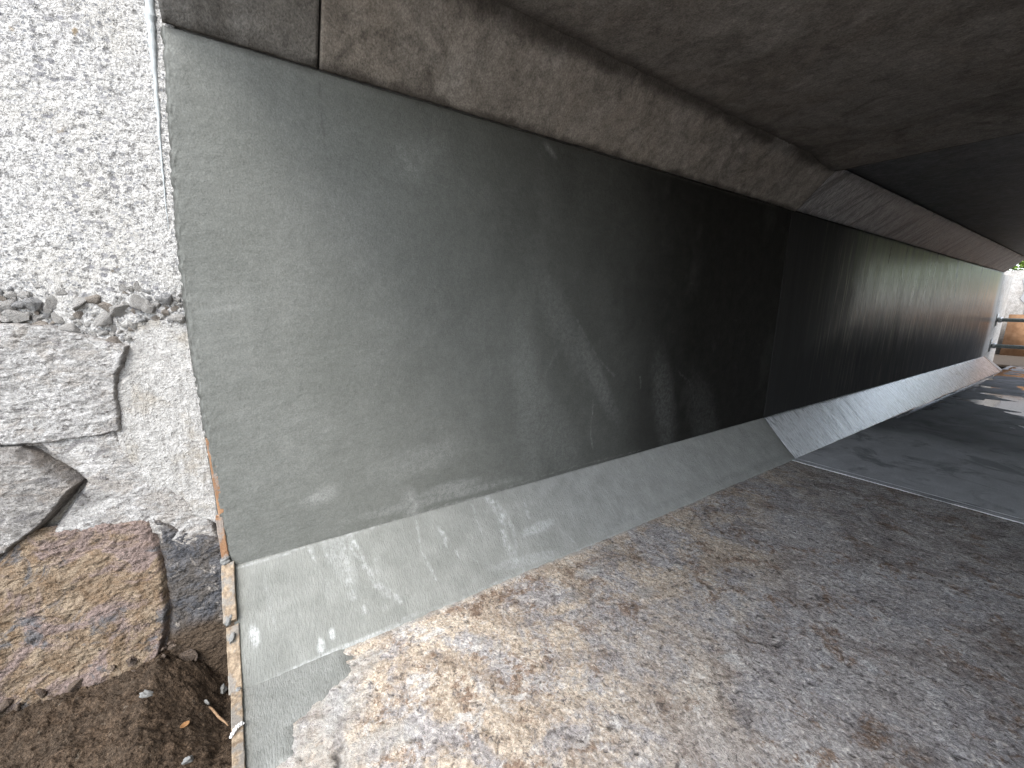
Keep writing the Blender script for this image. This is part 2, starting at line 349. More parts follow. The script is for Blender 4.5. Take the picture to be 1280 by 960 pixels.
# ------------------------------------------------------------------ mesh helpers
def tag(o, label=None, cat=None, group=None, kind=None):
    for k, v in (('label', label), ('category', cat), ('group', group), ('kind', kind)):
        if v: o[k] = v
    return o
def empty(name, loc, label, cat, group=None):
    o = bpy.data.objects.new(name, None); COL.objects.link(o); o.location = loc; o.empty_display_size = .2
    o.matrix_world = Matrix.Translation(loc)
    return tag(o, label, cat, group)
def link(name, me, mat, parent=None, smooth=True):
    o = bpy.data.objects.new(name, me); COL.objects.link(o)
    if mat: me.materials.append(mat)
    if smooth: me.polygons.foreach_set('use_smooth', np.ones(len(me.polygons), bool))
    if parent:
        o.parent = parent; o.matrix_parent_inverse = Matrix.Translation(parent.location).inverted() if parent.type == 'EMPTY' else Matrix.Identity(4)
    return o
def mesh_np(name, V, Q, attrs=None):
    me = bpy.data.meshes.new(name); V = np.asarray(V, np.float32); Q = np.asarray(Q, np.int32)
    me.vertices.add(len(V)); me.vertices.foreach_set('co', V.ravel())
    me.loops.add(Q.size); me.loops.foreach_set('vertex_index', Q.ravel())
    me.polygons.add(len(Q)); me.polygons.foreach_set('loop_start', np.arange(0, Q.size, Q.shape[1], dtype=np.int32))
    me.update(calc_edges=True)
    for k, a in (attrs or {}).items():
        at = me.attributes.new(k, 'FLOAT', 'POINT'); at.data.foreach_set('value', np.asarray(a, np.float32).ravel())
    return me
def grid_faces(nu, nv):
    i = np.arange(nu*nv).reshape(nu, nv)
    return np.stack([i[:-1, :-1], i[1:, :-1], i[1:, 1:], i[:-1, 1:]], -1).reshape(-1, 4)
def sheet(name, P, mat, parent=None, attrs=None, back=None, flip=False, keep=None):
    """a surface from a (nu, nv, 3) array of points; BACK: vector along which its rim is turned in to give thickness"""
    nu, nv = P.shape[:2]; V = P.reshape(-1, 3); Q = grid_faces(nu, nv)
    attrs = {k: np.broadcast_to(a, (nu, nv)).ravel() for k, a in (attrs or {}).items()}
    if keep is not None:
        kp = keep.ravel(); Q = Q[kp[Q].all(1)]
    if back is not None:
        i = np.arange(nu*nv).reshape(nu, nv)
        ring = np.concatenate([i[:, 0], i[-1, 1:], i[-2::-1, -1], i[0, -2:0:-1]])
        n0 = len(V); V = np.concatenate([V, V[ring] + np.array(back)]); nr = len(ring); r2 = n0 + np.arange(nr)
        Q = np.concatenate([Q, np.stack([np.roll(ring, -1), ring, r2, np.roll(r2, -1)], 1)])
        attrs = {k: np.concatenate([a, a[ring]]) for k, a in attrs.items()}
    if flip: Q = Q[:, ::-1]
    me = mesh_np(name, V, Q, attrs)
    if keep is not None:
        used = np.zeros(len(V), bool); used[Q] = True
        if not used.all():
            mp = np.cumsum(used) - 1; attrs = {k: a[used] for k, a in attrs.items()}
            bpy.data.meshes.remove(me); me = mesh_np(name, V[used], mp[Q], attrs)
    o = link(name, me, mat, parent)
    if back is not None:
        sm_ = np.ones(len(me.polygons), bool); sm_[(nu - 1)*(nv - 1):] = False; me.polygons.foreach_set('use_smooth', sm_)
    return o
def box_mesh(name, x0, x1, y0, y1, z0, z1):
    V = [(x, y, z) for z in (z0, z1) for y in (y0, y1) for x in (x0, x1)]
    Q = [(0, 2, 3, 1), (4, 5, 7, 6), (0, 1, 5, 4), (2, 6, 7, 3), (0, 4, 6, 2), (1, 3, 7, 5)]
    return mesh_np(name, V, Q)
def box(name, x0, x1, y0, y1, z0, z1, mat, parent=None): return link(name, box_mesh(name, x0, x1, y0, y1, z0, z1), mat, parent, False)
def prism(name, prof, ya, yb, mat, parent=None):
    """prof: list of (x, z); ya(x), yb(x): the two end planes"""
    n = len(prof); V = [(x, ya(x), z) for x, z in prof] + [(x, yb(x), z) for x, z in prof]
    me = bpy.data.meshes.new(name)
    F = [tuple(range(n))[::-1], tuple(range(n, 2*n))] + [(i, (i + 1) % n, n + (i + 1) % n, n + i) for i in range(n)]
    me.from_pydata(V, [], F); me.update()
    import bmesh
    bm = bmesh.new(); bm.from_mesh(me); bmesh.ops.recalc_face_normals(bm, faces=bm.faces); bm.to_mesh(me); bm.free()
    return link(name, me, mat, parent, False)
def tube(name, pts, radii, mat, parent=None, seg=10):
    pts = [np.array(p, float) for p in pts]; V = []; Q = []
    n = len(pts); radii = radii if hasattr(radii, '__len__') else [radii]*n
    for k, p in enumerate(pts):
        t = pts[min(k + 1, n - 1)] - pts[max(k - 1, 0)]; t /= np.linalg.norm(t)
        a = np.cross(t, (0.13, .27, .95)); a /= np.linalg.norm(a); b = np.cross(t, a)
        for s in range(seg):
            th = 2*math.pi*s/seg; V.append(p + radii[k]*(math.cos(th)*a + math.sin(th)*b))
    for k in range(n - 1):
        for s in range(seg):
            Q.append((k*seg + s, k*seg + (s + 1) % seg, (k + 1)*seg + (s + 1) % seg, (k + 1)*seg + s))
    me = bpy.data.meshes.new(name)
    me.from_pydata([tuple(v) for v in V], [], Q + [tuple(range(seg))[::-1], tuple(range((n - 1)*seg, n*seg))]); me.update()
    return link(name, me, mat, parent)
def rock_mesh(name, sub, sx, sy, sz, rough, seed):
    import bmesh
    bm = bmesh.new(); bmesh.ops.create_icosphere(bm, subdivisions=sub, radius=1)
    co = np.array([v.co[:] for v in bm.verts])
    n = perlin(co*1.1 + seed*5.3)*rough + perlin(co*2.6 + seed*3.1)*rough*.5
    cb = np.sign(co)*np.abs(co)**.8
    out = cb*(1 + n[:, None])*np.array([sx, sy, sz])
    for v, c in zip(bm.verts, out): v.co = c
    me = bpy.data.meshes.new(name); bm.to_mesh(me); bm.free(); return me
def lin(a, b, step): return np.linspace(a, b, max(2, int(round((b - a)/step)) + 1))

# blobs and drips used for stain masks, in surface coordinates
def ell(A, B, c, e, wid, seed=0, nf=14, hard=.35, namp=.8):
    """soft noisy ellipse: centre c, half axis end e, half width wid (all in the same 2-D coordinates)"""
    c = np.array(c); d = np.array(e) - c; L = np.linalg.norm(d); d = d/L
    p = (A - c[0])*d[0] + (B - c[1])*d[1]; q = -(A - c[0])*d[1] + (B - c[1])*d[0]
    r = np.sqrt((p/L)**2 + (q/wid)**2) + namp*.5*fbm(A, B, nf, 4, .6, seed)
    return 1 - sstep(1 - hard, 1 + hard, r)
def stroke(A, B, pts, wid, seed=0, nf=25, jit=.010, brk=.55):
    """a thin wandering line through pts"""
    A2 = A + jit*fbm(A, B, nf, 3, .5, seed); B2 = B + jit*fbm(A, B, nf, 3, .5, seed + 9)
    d = np.full(A.shape, 9.0)
    for (a0, b0), (a1, b1) in zip(pts[:-1], pts[1:]):
        vx, vy = a1 - a0, b1 - b0; L2 = vx*vx + vy*vy + 1e-12
        t = np.clip(((A2 - a0)*vx + (B2 - b0)*vy)/L2, 0, 1)
        d = np.minimum(d, np.hypot(A2 - a0 - t*vx, B2 - b0 - t*vy))
    wid = wid*np.clip(1 + 1.3*fbm(A, B, nf*.6, 4, .6, seed + 2), .2, 2.2)
    return (1 - sstep(wid*.4, wid*1.2, d))*np.clip(1 - brk + brk*2*fbm(A, B, nf*1.4, 3, .5, seed + 4), 0, 1)

# ================================================================== THE UNDERPASS, near section
near = empty('culvert_section', (0.15, 2.2, 0), 'near length of the concrete box underpass with its freshly mortar-coated grey side wall', 'underpass', 'underpass sections')
far = empty('culvert_section', (0.15, 10.2, 0), 'far sooty length of the concrete box underpass beyond the joint, towards daylight', 'underpass', 'underpass sections')

EDGE_PX = [(186, -70), (193, 0), (197, 25), (204, 120), (212, 230), (221, 330), (233, 420), (246, 500), (258, 570), (270, 640), (280, 690), (289, 715)]
_e = np.array([on_wall(*p) for p in EDGE_PX]); _o = np.argsort(_e[:, 2])
edge_y = lambda z: np.interp(z, _e[_o, 2], _e[_o, 1])

# masses behind the faces
box('wall_core', W - .42, W - .028, YP + .02, yj(W) - .006, -.25, ZC + .32, M['body'], near)
_p = [(W - .42, ZC + .32), (W - .42, ZC + .02), (W + WT - .02, ZC + .02), (XR - .28, ZC + .02), (XR + .42, ZC + .02), (XR + .42, ZC + .32)]
prism('roof_slab', [_p[0], _p[1], _p[4], _p[5]], lambda x: yp(x) + .005, lambda x: yj(x) - .006, M['body'], near)
prism('right_wall', [(XR, -.25), (XR + .42, -.25), (XR + .42, ZC + .02), (XR - .30, ZC + .02), (XR - .30, ZC - .001), (XR, ZT), (XR, ZB), (XR - WB, .002), (XR - WB, -.25)], lambda x: yp(x), lambda x: yj(x) - .006, M['body'], near)

# coated side wall -------------------------------------------------
zz = lin(ZB - .012, ZT - .004, .0075); tt = np.linspace(0, 1, 640); tt = .35*tt + .65*tt**2
ey = edge_y(zz)[None, :] + .004*fbm(zz, zz*0, 22, 4, .6, 3)[None, :]
Y = ey + (yj(W) - .008 - ey)*tt[:, None]; Z = np.broadcast_to(zz, Y.shape).copy()
topw = .006*fbm(Y[:, -1], Y[:, -1]*0, 7, 5, .6, 11)
Z += (topw[:, None] - .004)*sstep(ZT - .15, ZT, Z)
de = Y - ey                                              # distance from the portal edge
X = W + .0030*fbm(Y, Z, 2.2, 3, .5, 1) + .0009*fbm(Y, Z*1.8, 11, 3, .5, 2) + .00035*fbm(Y, Z, 55, 2, .5, 5)
X -= .030*(1 - sstep(0, .016, de + .010*fbm(Y, Z, 26, 4, .6, 8)))                       # broken, turned-in end
X += .004*np.exp(-((de - .05)/.03)**2)*fbm(Y, Z, 3, 2, .5, 6) + .007*(1 - sstep(.01, .045, de))*fbm(Y, Z, 60, 4, .7, 7)
w2 = lambda px, py: tuple(on_wall(px, py)[1:])
pale = np.zeros_like(Y)
def pe(c, e, wpx, **k):
    c2, e2 = w2(*c), w2(*e); r = abs(w2(c[0], c[1] + wpx)[1] - c2[1]); return ell(Y, Z, c2, e2, r, **k)
for c, e, wd, am, sd in [((400, 621), (420, 613), 8, .55, 1), ((520, 198), (556, 178), 22, .16, 2), ((510, 205), (525, 230), 9, .3, 3), ((660, 505), (668, 590), 18, .20, 4),
                          ((705, 410), (735, 470), 18, .17, 5), ((745, 470), (768, 520), 11, .22, 6), ((688, 188), (694, 196), 4, .35, 7), ((690, 540), (720, 590), 25, .16, 8),
                          ((515, 632), (520, 648), 10, .55, 9), ((565, 610), (600, 601), 7, .45, 10), ((528, 575), (575, 560), 16, .22, 12), ((830, 505), (836, 560), 16, .16, 13), ((880, 520), (890, 560), 20, .10, 14), ((560, 620), (640, 600), 5, .4, 15),
                          ((408, 537), (416, 534), 4, .25, 16), ((282, 385), (310, 380), 3, .2, 17), ((470, 280), (520, 300), 60, .10, 18), ((330, 560), (420, 540), 60, .07, 19)]:
    pale = np.maximum(pale, 1.05*am*pe(c, e, wd, seed=sd, nf=20, hard=.6))
for pts, wd, am, sd in [([(742, 500), (738, 540), (741, 562)], .006, .5, 21), ([(800, 470), (801, 485)], .005, .4, 22), ([(848, 465), (862, 478), (870, 510)], .01, .25, 23), ([(690, 400), (695, 440), (680, 470)], .012, .25, 24),
                         ([(720, 398), (745, 445), (768, 470)], .010, .3, 25), ([(520, 655), (540, 636), (600, 622), (640, 610)], .009, .7, 26), ([(400, 680), (470, 658), (515, 645)], .006, .5, 27), ([(630, 610), (700, 588), (800, 563)], .005, .45, 28), ([(612, 450), (613, 520)], .004, .25, 29),
                         ([(480, 205), (560, 235)], .004, .3, 30), ([(500, 180), (545, 225)], .004, .3, 31), ([(1005, 300), (1006, 340)], .004, .3, 32)]:
    pale = np.maximum(pale, am*stroke(Y, Z, [w2(*p) for p in pts], wd, sd))
pale = np.maximum(pale, .14*sstep(.35, .75, fbm(Y, Z*2.2, 5, 5, .6, 40)))
# light fall-off painted in: coating darkens deeper in, with noisy breaks
inward = Y - 1.35 + .22*(Z - 1.4)*-1 + .55*fbm(Y, Z*.8, 1.1, 5, .55, 14) + (Z - 1.2)*.55
depth_tone = np.clip(sstep(-1.1, 2.0, inward) - .10*sstep(.1, .5, fbm(Y, Z*.6, 2.4, 5, .6, 15)), 0, 1)
crk = stroke(Y, Z, [w2(398, 88), w2(401, 130), w2(408, 200)], .004, 33, brk=.5)*.6
dirt_shade = np.maximum(crk, .9*sstep(ZT - .035, ZT - .004, Z + .02*fbm(Y, Z, 9, 5, .6, 16)))
dirt_shade = np.maximum(dirt_shade, .95*(1 - sstep(.006, .020, de + .012*fbm(Y, Z, 30, 4, .6, 18)))*(.5 + .5*sstep(-.2, .2, fbm(Y, Z, 60, 2, .5, 19))))  # thin dark line at the portal edge: gap shadow painted in
P = np.stack([X, Y, Z], -1)
tag(sheet('wall_coating', P, M['coat'], near, dict(pale=pale, depth_tone=depth_tone, dirt_shade=np.clip(dirt_shade, 0, 1)), back=(-.03, 0, 0)),
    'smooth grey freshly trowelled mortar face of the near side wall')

# lower haunch, near -----------------------------------------------
LS = math.hypot(WB, ZB); hd = np.array([WB, 0, -ZB])/LS
ss = lin(0, 1, .016); tt = lin(0, 1, 1/620)
hx = W + WB*ss
_h0, _h1 = on_haunch(289, 714), on_haunch(298, 858)
ey = np.interp(hx, [_h0[0], _h1[0]], [_h0[1], _h1[1]])
Y = ey[None, :] + ((yj(hx) - .008) - ey)[None, :]*tt[:, None]
wob = (.030*fbm(Y[:, 0], Y[:, 0]*0, 1.6, 5, .6, 4) + .014*fbm(Y[:, 0], Y[:, 0]*0, 8, 5, .65, 6) + .005*fbm(Y[:, 0], Y[:, 0]*0, 30, 3, .6, 5))
notch = -.045*sstep(1.9, 2.1, Y[:, 0])*(1 - sstep(3.2, 3.5, Y[:, 0]))
S = ss[None, :]*(LS + .012 + wob[:, None] + .0*notch[:, None])
relief = .0022*fbm(Y, S*.5, 6, 3, .5, 6) + .0010*fbm(Y*2.2, S*.3, 20, 3, .5, 7)
lip = .006*sstep(.80, .93, ss)[None, :]*sstep(1.6, 1.9, Y + .1*fbm(Y, S, 5, 3, .5, 9))
P = np.array([W, 0, ZB])[None, None] + S[..., None]*hd + (relief + lip + .004)[..., None]*HN
P[..., 1] = Y; P[:, 0, 0] -= .012; P[..., 2] -= .014*sstep(.97, 1.0, ss)[None, :]
s2 = lambda px, py: (on_haunch(px, py)[1], float((on_haunch(px, py) - np.array([W, 0, ZB])) @ hd))
pale = np.zeros_like(Y)
for pts, wd, am, sd in [([(425, 668), (432, 705), (440, 745)], .016, .8, 1), ([(437, 660), (445, 690), (470, 730), (500, 752)], .016, .9, 2), ([(520, 652), (527, 690), (545, 725)], .005, .8, 3), ([(548, 660), (555, 672)], .010, .9, 4), ([(555, 672), (560, 690)], .006, .8, 5),
                         ([(570, 688), (574, 698)], .006, .8, 6), ([(608, 622), (624, 640), (632, 680), (654, 715)], .017, 1.0, 7), ([(622, 628), (640, 660), (645, 690)], .012, .6, 8), ([(655, 630), (660, 648)], .008, .6, 9), ([(590, 632), (602, 668)], .006, .5, 10), ([(690, 672), (722, 690)], .0, 0, 11),
                         ([(712, 672), (720, 682)], .006, .7, 12), ([(868, 545), (885, 570), (892, 585), (899, 599)], .006, .75, 13), ([(800, 566), (812, 585)], .004, .5, 14), ([(808, 563), (815, 575)], .004, .5, 15), ([(735, 588), (742, 594)], .004, .5, 16), ([(742, 585), (750, 591)], .004, .5, 17),
                         ([(385, 682), (392, 700)], .007, .7, 18), ([(405, 676), (408, 700)], .006, .7, 19), ([(290, 712), (400, 679), (555, 631), (700, 590), (850, 552)], .006, .7, 20), ([(655, 716), (720, 690), (760, 672)], .007, .7, 41), ([(500, 775), (560, 756), (640, 720)], .006, .7, 42), ([(760, 672), (810, 655), (855, 640)], .006, .6, 43), ([(330, 720), (345, 790)], .006, .3, 44), ([(590, 700), (640, 715)], .004, .3, 45), ([(470, 700), (482, 760)], .010, .35, 46)]:
    if wd: pale = np.maximum(pale, am*stroke(Y, S, [s2(*p) for p in pts], wd*1.35, sd + 50))
for c, e, wd, am, sd in [((318, 795), (320, 808), .018, .85, 60), ((401, 808), (402, 817), .014, .9, 61), ((415, 793), (416, 801), .012, .85, 62), ((455, 762), (456, 768), .008, .7, 63), ((672, 660), (690, 652), .03, .55, 64), ((660, 700), (700, 690), .03, .3, 65), ((420, 690), (440, 730), .05, .3, 66), ((430, 810), (500, 780), .012, .7, 67)]:
    c2, e2 = s2(*c), s2(*e); pale = np.maximum(pale, am*ell(Y, S, c2, e2, wd, seed=sd, nf=30))
pale = np.maximum(pale, .22*sstep(.25, .7, fbm(Y*2, S*.35, 6, 4, .6, 70)))
depth_tone = sstep(.2, 2.6, Y + .35*fbm(Y, S, 1.6, 5, .6, 71))  # mortar tone turns paler away from the portal
dirt_shade = np.maximum(.9*sstep(yj(W) - .10, yj(W) - .02, Y + .03*fbm(Y, S, 20, 3, .5, 72))*.6, .5*sstep(.985, 1, ss)[None, :]*np.ones_like(Y))
dirt_shade = np.maximum(dirt_shade, .8*(1 - sstep(0, .006, S)))
tag(sheet('lower_haunch', P, M['haunch'], near, dict(pale=pale, depth_tone=depth_tone, dirt_shade=dirt_shade), back=(-.05, 0, -.05)),
    'sloping lower haunch in lighter brushed mortar with white drips')

# upper haunch: short end block and long stained piece ----------------
def upper_haunch(parent, ya, yb, mat, seed, label, step=.012, amp=.004, offset=0.0, edge_rough=.010, lip=0.0, streak=False):
    s = lin(0, 1, .02)
    hx = W + WT*s; t = np.linspace(0, 1, max(20, int((yb(W) - ya(W))/step)))
    Y = ya(hx)[None, :] + (yb(hx) - ya(hx))[None, :]*t[:, None]
    ln = math.hypot(WT, ZC - ZT); d = np.array([WT, 0, ZC - ZT])/ln; n = np.array([ZC - ZT, 0, -WT])/ln
    S = s[None, :]*ln*np.ones_like(Y)
    r = amp*fbm(Y, S, 4, 4, .55, seed) + amp*.5*fbm(Y, S, 22, 4, .6, seed + 1)
    er = edge_rough*np.clip(fbm(Y, S*2, 9, 5, .65, seed + 2) - .05, 0, 1)*2
    r = r - er*(1 - sstep(0, .05, S)) - 1.3*er*sstep(ln - .06, ln, S)
    if lip: r = r + lip*sstep(-.50, -.02, Y - yj(W + WT*s)[None, :] + .10*fbm(Y, S, 2, 3, .5, seed + 9))
    P = np.array([W, 0, ZT])[None, None] + S[..., None]*d + (r + .006 + offset)[..., None]*n
    P[..., 1] = Y
    dirt_shade = np.maximum(.9*(1 - sstep(.0, .05, S + .05*fbm(Y, S, 7, 5, .6, seed + 3))), .95*sstep(ln - .10, ln - .015, S + .07*fbm(Y, S, 5, 5, .65, seed + 4)))
    dirt_shade = np.maximum(dirt_shade, .45*sstep(.15, .6, fbm(Y, S, 3.2, 6, .65, seed + 5)))
    pale = sstep(.1, .6, fbm(Y, S, 2.1, 5, .6, seed + 6))*.5
    if streak:
        q = Y - S*.9; sk = fbm(q, S*.10, 5.5, 5, .6, seed + 10); dirt_shade = np.maximum(dirt_shade*.7, .95*sstep(.02, .34, sk)); dirt_shade = np.maximum(dirt_shade, .9*(1 - sstep(.004, .02, np.abs(fbm(q, S*.05, 1.1, 3, .5, seed + 11)))))
        pale = np.maximum(pale*.4, sstep(.10, .40, -sk)*sstep(9.5, 13.5, Y))  # white glints by the far mouth painted as pale streaks
    o = sheet('upper_haunch', P, mat, parent, dict(dirt_shade=dirt_shade, pale=pale), back=(-.05, 0, .10), flip=True)
    return tag(o, label)
_c0 = on_wall(398, 88)[1]
upper_haunch(near, lambda x: edge_y(ZT) + .012 + 0*x, lambda x: _c0 - .005 + 0*x, M['greyblock'], 80, 'short grey end block of the upper haunch beside the portal edge', edge_rough=.012)
upper_haunch(near, lambda x: _c0 + .004 + 0*x, lambda x: yj(x) - .008, M['brown'], 90, 'long brown-stained upper haunch with dirty spalled edges', edge_rough=.014, lip=.035)
prism('joint_filler', [(W - .03, ZT + .012), (W - .03, ZC + .02), (W + WT - .01, ZC + .02), (W - .008, ZT + .012)], lambda x: _c0 - .006, lambda x: _c0 + .006, M['joint'], near)   # the thin upright joint in the haunch

# ceiling, near ------------------------------------------------------
def ceiling(parent, ya, yb, mat, seed, step, amp, label, zoff=0.0, lip=0.0):
    xs = lin(W + WT - .01, XR, step); t = np.linspace(0, 1, max(20, int((yb(0) - ya(0))/step)))
    Y = ya(xs)[None, :] + (yb(xs) - ya(xs))[None, :]*t[:, None]; X = np.broadcast_to(xs, Y.shape)
    Z = ZC + zoff + amp*fbm(X, Y, 1.2, 4, .55, seed) + amp*.35*fbm(X, Y, 10, 4, .6, seed + 1)
    Z = Z + .010*np.clip(fbm(X, Y, 8, 4, .6, seed + 2), 0, 1)*(1 - sstep(0, .07, X - W - WT))
    if lip: Z = Z - lip*sstep(-.55, -.02, Y - yj(X) + .12*fbm(X, Y, 1.5, 3, .5, seed + 8))
    dirt_shade = .9*(1 - sstep(0, .09, X - W - WT + .08*fbm(X, Y, 4, 5, .65, seed + 3)))
    dirt_shade = np.maximum(dirt_shade, .5*sstep(.1, .6, fbm(X*1.2, Y*.8, 1.9, 6, .65, seed + 4)))
    pale = .35*sstep(.1, .6, fbm(X, Y, 1.3, 5, .6, seed + 5))
    o = sheet('ceiling_soffit', np.stack([X, Y, Z], -1), mat, parent, dict(dirt_shade=dirt_shade, pale=pale), back=(0, 0, .02), flip=True)
    return tag(o, label)
ceiling(near, lambda x: yp(x), lambda x: yj(x) - .008, M['soffit'], 100, .018, .006, 'brown mottled concrete soffit over the near length', -.004, .055)

# floor, near -----------------------------------------------------------
_f0, _f1 = on_floor(298, 858), on_floor(303, 960)
fsl = (_f1[1] - _f0[1])/(_f1[0] - _f0[0])
floor_edge = lambda x: _f0[1] + (x - _f0[0])*fsl
xs = lin(W + WB - .08, XR - WB + .05, .009); tt = np.linspace(0, 1, 520)
Y = floor_edge(xs)[None, :] + ((yj(xs) - .09) - floor_edge(xs))[None, :]*tt[:, None]; X = np.broadcast_to(xs, Y.shape)
pitn = fbm(X, Y, 14, 4, .6, 120); pits = np.maximum(sstep(.28, .44, pitn)*sstep(-.2, .3, fbm(X, Y, 2.1, 3, .5, 121)), .9*sstep(.33, .50, fbm(X, Y, 33, 3, .6, 126)))
bigpit = sstep(.42, .52, fbm(X, Y, 8.5, 3, .5, 127))*sstep(.0, .3, fbm(X, Y, 1.7, 3, .5, 128)); pits = np.maximum(pits, bigpit)
Z = .004*fbm(X, Y, 1.4, 4, .55, 122) - .010*bigpit + .0045*fbm(X, Y, 9, 5, .65, 123) + .0028*fbm(X, Y, 45, 3, .6, 124) - .010*pits - .004
f2 = lambda px, py: tuple(on_floor(px, py)[:2])
smear = np.zeros_like(Y)
for c, e, wd, am, sd in [((400, 905), (440, 850), .13, .9, 1), ((470, 930), (520, 905), .05, .75, 2), ((420, 950), (470, 935), .06, .8, 3), ((440, 840), (480, 812), .06, .8, 4), ((720, 690), (732, 686), .025, .8, 5), ((760, 685), (770, 680), .03, .8, 6), ((740, 715), (752, 708), .03, .9, 7), ((806, 740), (818, 735), .035, .7, 8), ((600, 800), (606, 797), .015, .8, 9), ((622, 808), (627, 806), .015, .8, 10), ((715, 745), (730, 740), .03, .6, 11)]:
    smear = np.maximum(smear, am*ell(X, Y, f2(*c), f2(*e), wd, seed=sd + 130, nf=14))
smear = np.maximum(smear, .85*(1 - sstep(.0, .03, X - (W + WB) - .01 + .03*fbm(X, Y, 7, 5, .6, 141))))
grey = sstep(-.35, .35, (X + .72)*.9 - (Y - 1.2)*-.25 + .6*fbm(X, Y, 1.3, 5, .6, 142)) 
dirt_shade = sstep(2.8, 4.6, Y + .7*fbm(X, Y, 1.4, 5, .6, 143))*.12
Z = Z + .004*smear*sstep(-.3, .3, fbm(X, Y, 25, 3, .6, 144))
near_floor = sheet('floor', np.stack([X, Y, Z], -1), M['floor'], None, dict(smear=np.clip(smear, 0, 1), grey=grey, dirt_shade=dirt_shade, pit=pits), back=(0, 0, -.22))
tag(near_floor, 'worn pitted beige and grey concrete floor of the near underpass length', kind='structure')
# smooth strip along the joint
t = np.linspace(0, 1, 500); xs = lin(W + WB - .05, XR - WB + .05, .01)
ys = np.linspace(-.085, -.010, 10); Xs, O = np.meshgrid(xs, ys, indexing='ij')
Ys = yj(Xs) + O + (.012*fbm(Xs, O*0, 6, 4, .6, 150))*(O < -.08)
Zs = .001 + .0012*fbm(Xs, Ys, 14, 4, .6, 151)
o = sheet('joint_strip', np.stack([Xs, Ys, Zs], -1), M['ffloor'], near_floor, dict(dirt_shade=np.zeros_like(Xs), deep_or_wet=np.zeros_like(Xs)), back=(0, 0, -.05), flip=False)
# trowelled mortar apron spread over the floor corner: rises out of the floor inside an uneven outline
xs = lin(W + WB - .06, _f1[0] + .35, .006); ys = np.linspace(0, .75, 110)
Xs, O = np.meshgrid(xs, ys, indexing='ij'); Ys = floor_edge(Xs) + .006 + O
_q = [f2(*p) for p in [(300, 990), (352, 985), (372, 940), (366, 905), (400, 875), (440, 838), (430, 800)]]
qx = np.array([p[0] for p in _q]); qo = np.array([p[1] for p in _q]) - floor_edge(qx); _k = np.argsort(qx)
lim = np.interp(Xs, qx[_k], qo[_k]) + .05*fbm(Xs, Ys, 9, 6, .7, 160)
Zs = -.018 + .0215*sstep(-.06, .06, lim - O) + .0022*fbm(Xs, Ys, 9, 4, .6, 161) + .0018*fbm(Xs, Ys, 30, 4, .7, 162)
pal = .12 + .3*sstep(0, .6, fbm(Xs, Ys, 8, 5, .6, 163)); drt = .55*sstep(.35, .6, fbm(Xs, Ys, 20, 4, .6, 165))
tag(sheet('mortar_apron', np.stack([Xs, Ys, Zs], -1), M['haunch'], near, dict(pale=pal, depth_tone=0*Xs, dirt_shade=drt), back=(0, 0, -.01)), 'thin grey mortar apron smeared over the floor corner')

# dark filler in the joint between the two lengths
prism('joint_filler', [(W - .03, -.2), (W - .03, ZC + .3), (W + WT - .02, ZC + .3), (W - .012, ZT + .008), (W - .012, ZB - .008), (W + WB - .02, -.02), (W + WB - .02, -.2)], lambda x: yj(x) - .007, lambda x: yj(x) + .007, M['joint'], far)

prism('joint_filler', [(W + WB - .018, -.15), (XR - WB + .04, -.15), (XR - WB + .04, -.003), (W + WB - .018, -.003)], lambda x: yj(x) - .0105, lambda x: yj(x) + .0065, M['joint'], near_floor)

# ================================================================== THE UNDERPASS, far section
box('wall_core', W - .42, W - .012, yj(W) + .010, YF - .01, -.25, ZC + .32, M['body'], far)
prism('roof_slab', [_p[0], _p[1], _p[4], _p[5]], lambda x: yj(x) + .008, lambda x: yf(x) - .004, M['body'], far)
prism('right_wall', [(XR, -.25), (XR + .42, -.25), (XR + .42, ZC + .02), (XR - .30, ZC + .02), (XR - .30, ZC - .001), (XR, ZT), (XR, ZB), (XR - WB, .002), (XR - WB, -.25)], lambda x: yj(x) + .008, lambda x: yf(x), M['body'], far)
zz = lin(ZB - .01, ZT - .003, .02); t = np.linspace(0, 1, 620)
Y, Z = np.meshgrid(yj(W) + .008 + (YF - yj(W) - .008)*t, zz, indexing='ij')
X = W + .002*fbm(Y, Z, .9, 3, .5, 200) + .0012*fbm(Y*3, Z*.4, 5, 4, .6, 201)
Z = Z - (.012*np.clip(fbm(Y, Y*0, 1.3, 5, .65, 202), 0, 1))*sstep(ZT - .06, ZT, Z)
fr = (Y - YJ)/(YF - YJ)
green_sheen = .95*sstep(ZT - .80, ZT - .30, Z + .16*fbm(Y*2, Z*.3, 3, 4, .6, 203))*sstep(.08, .40, fr + .1*fbm(Y*3, Z*.2, 2, 4, .6, 204))  # stain tint that also paints in the foliage's green reflection
rust_sheen = .9*sstep(.35, .75, fr + .15*fbm(Y, Z, 1, 4, .6, 205))*np.exp(-((Z - 1.75 - .1*fr)/.40)**2)  # stain tint that also paints in the outdoor orange reflection
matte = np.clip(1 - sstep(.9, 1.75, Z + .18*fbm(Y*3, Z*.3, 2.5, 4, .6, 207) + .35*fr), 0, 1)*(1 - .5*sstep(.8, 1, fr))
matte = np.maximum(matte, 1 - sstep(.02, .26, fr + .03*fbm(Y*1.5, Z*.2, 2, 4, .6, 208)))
pale = .85*sstep(.955, .985, fr + .006*fbm(Y, Z, 4, 4, .6, 206)); dk = sstep(.6, .95, fr)
dirt_shade = np.maximum(stroke(Y, Z, [w2(1198, 322), w2(1196, 345)], .09, 210, brk=.1)*.9, .9*(1 - sstep(.02, .22, fr + .05*fbm(Y*1.5, Z*.25, 2, 4, .6, 213))))
dirt_shade = np.maximum(dirt_shade, stroke(Y, Z, [w2(1198, 322), w2(1193, 372)], .03, 211, brk=.3)*.9)
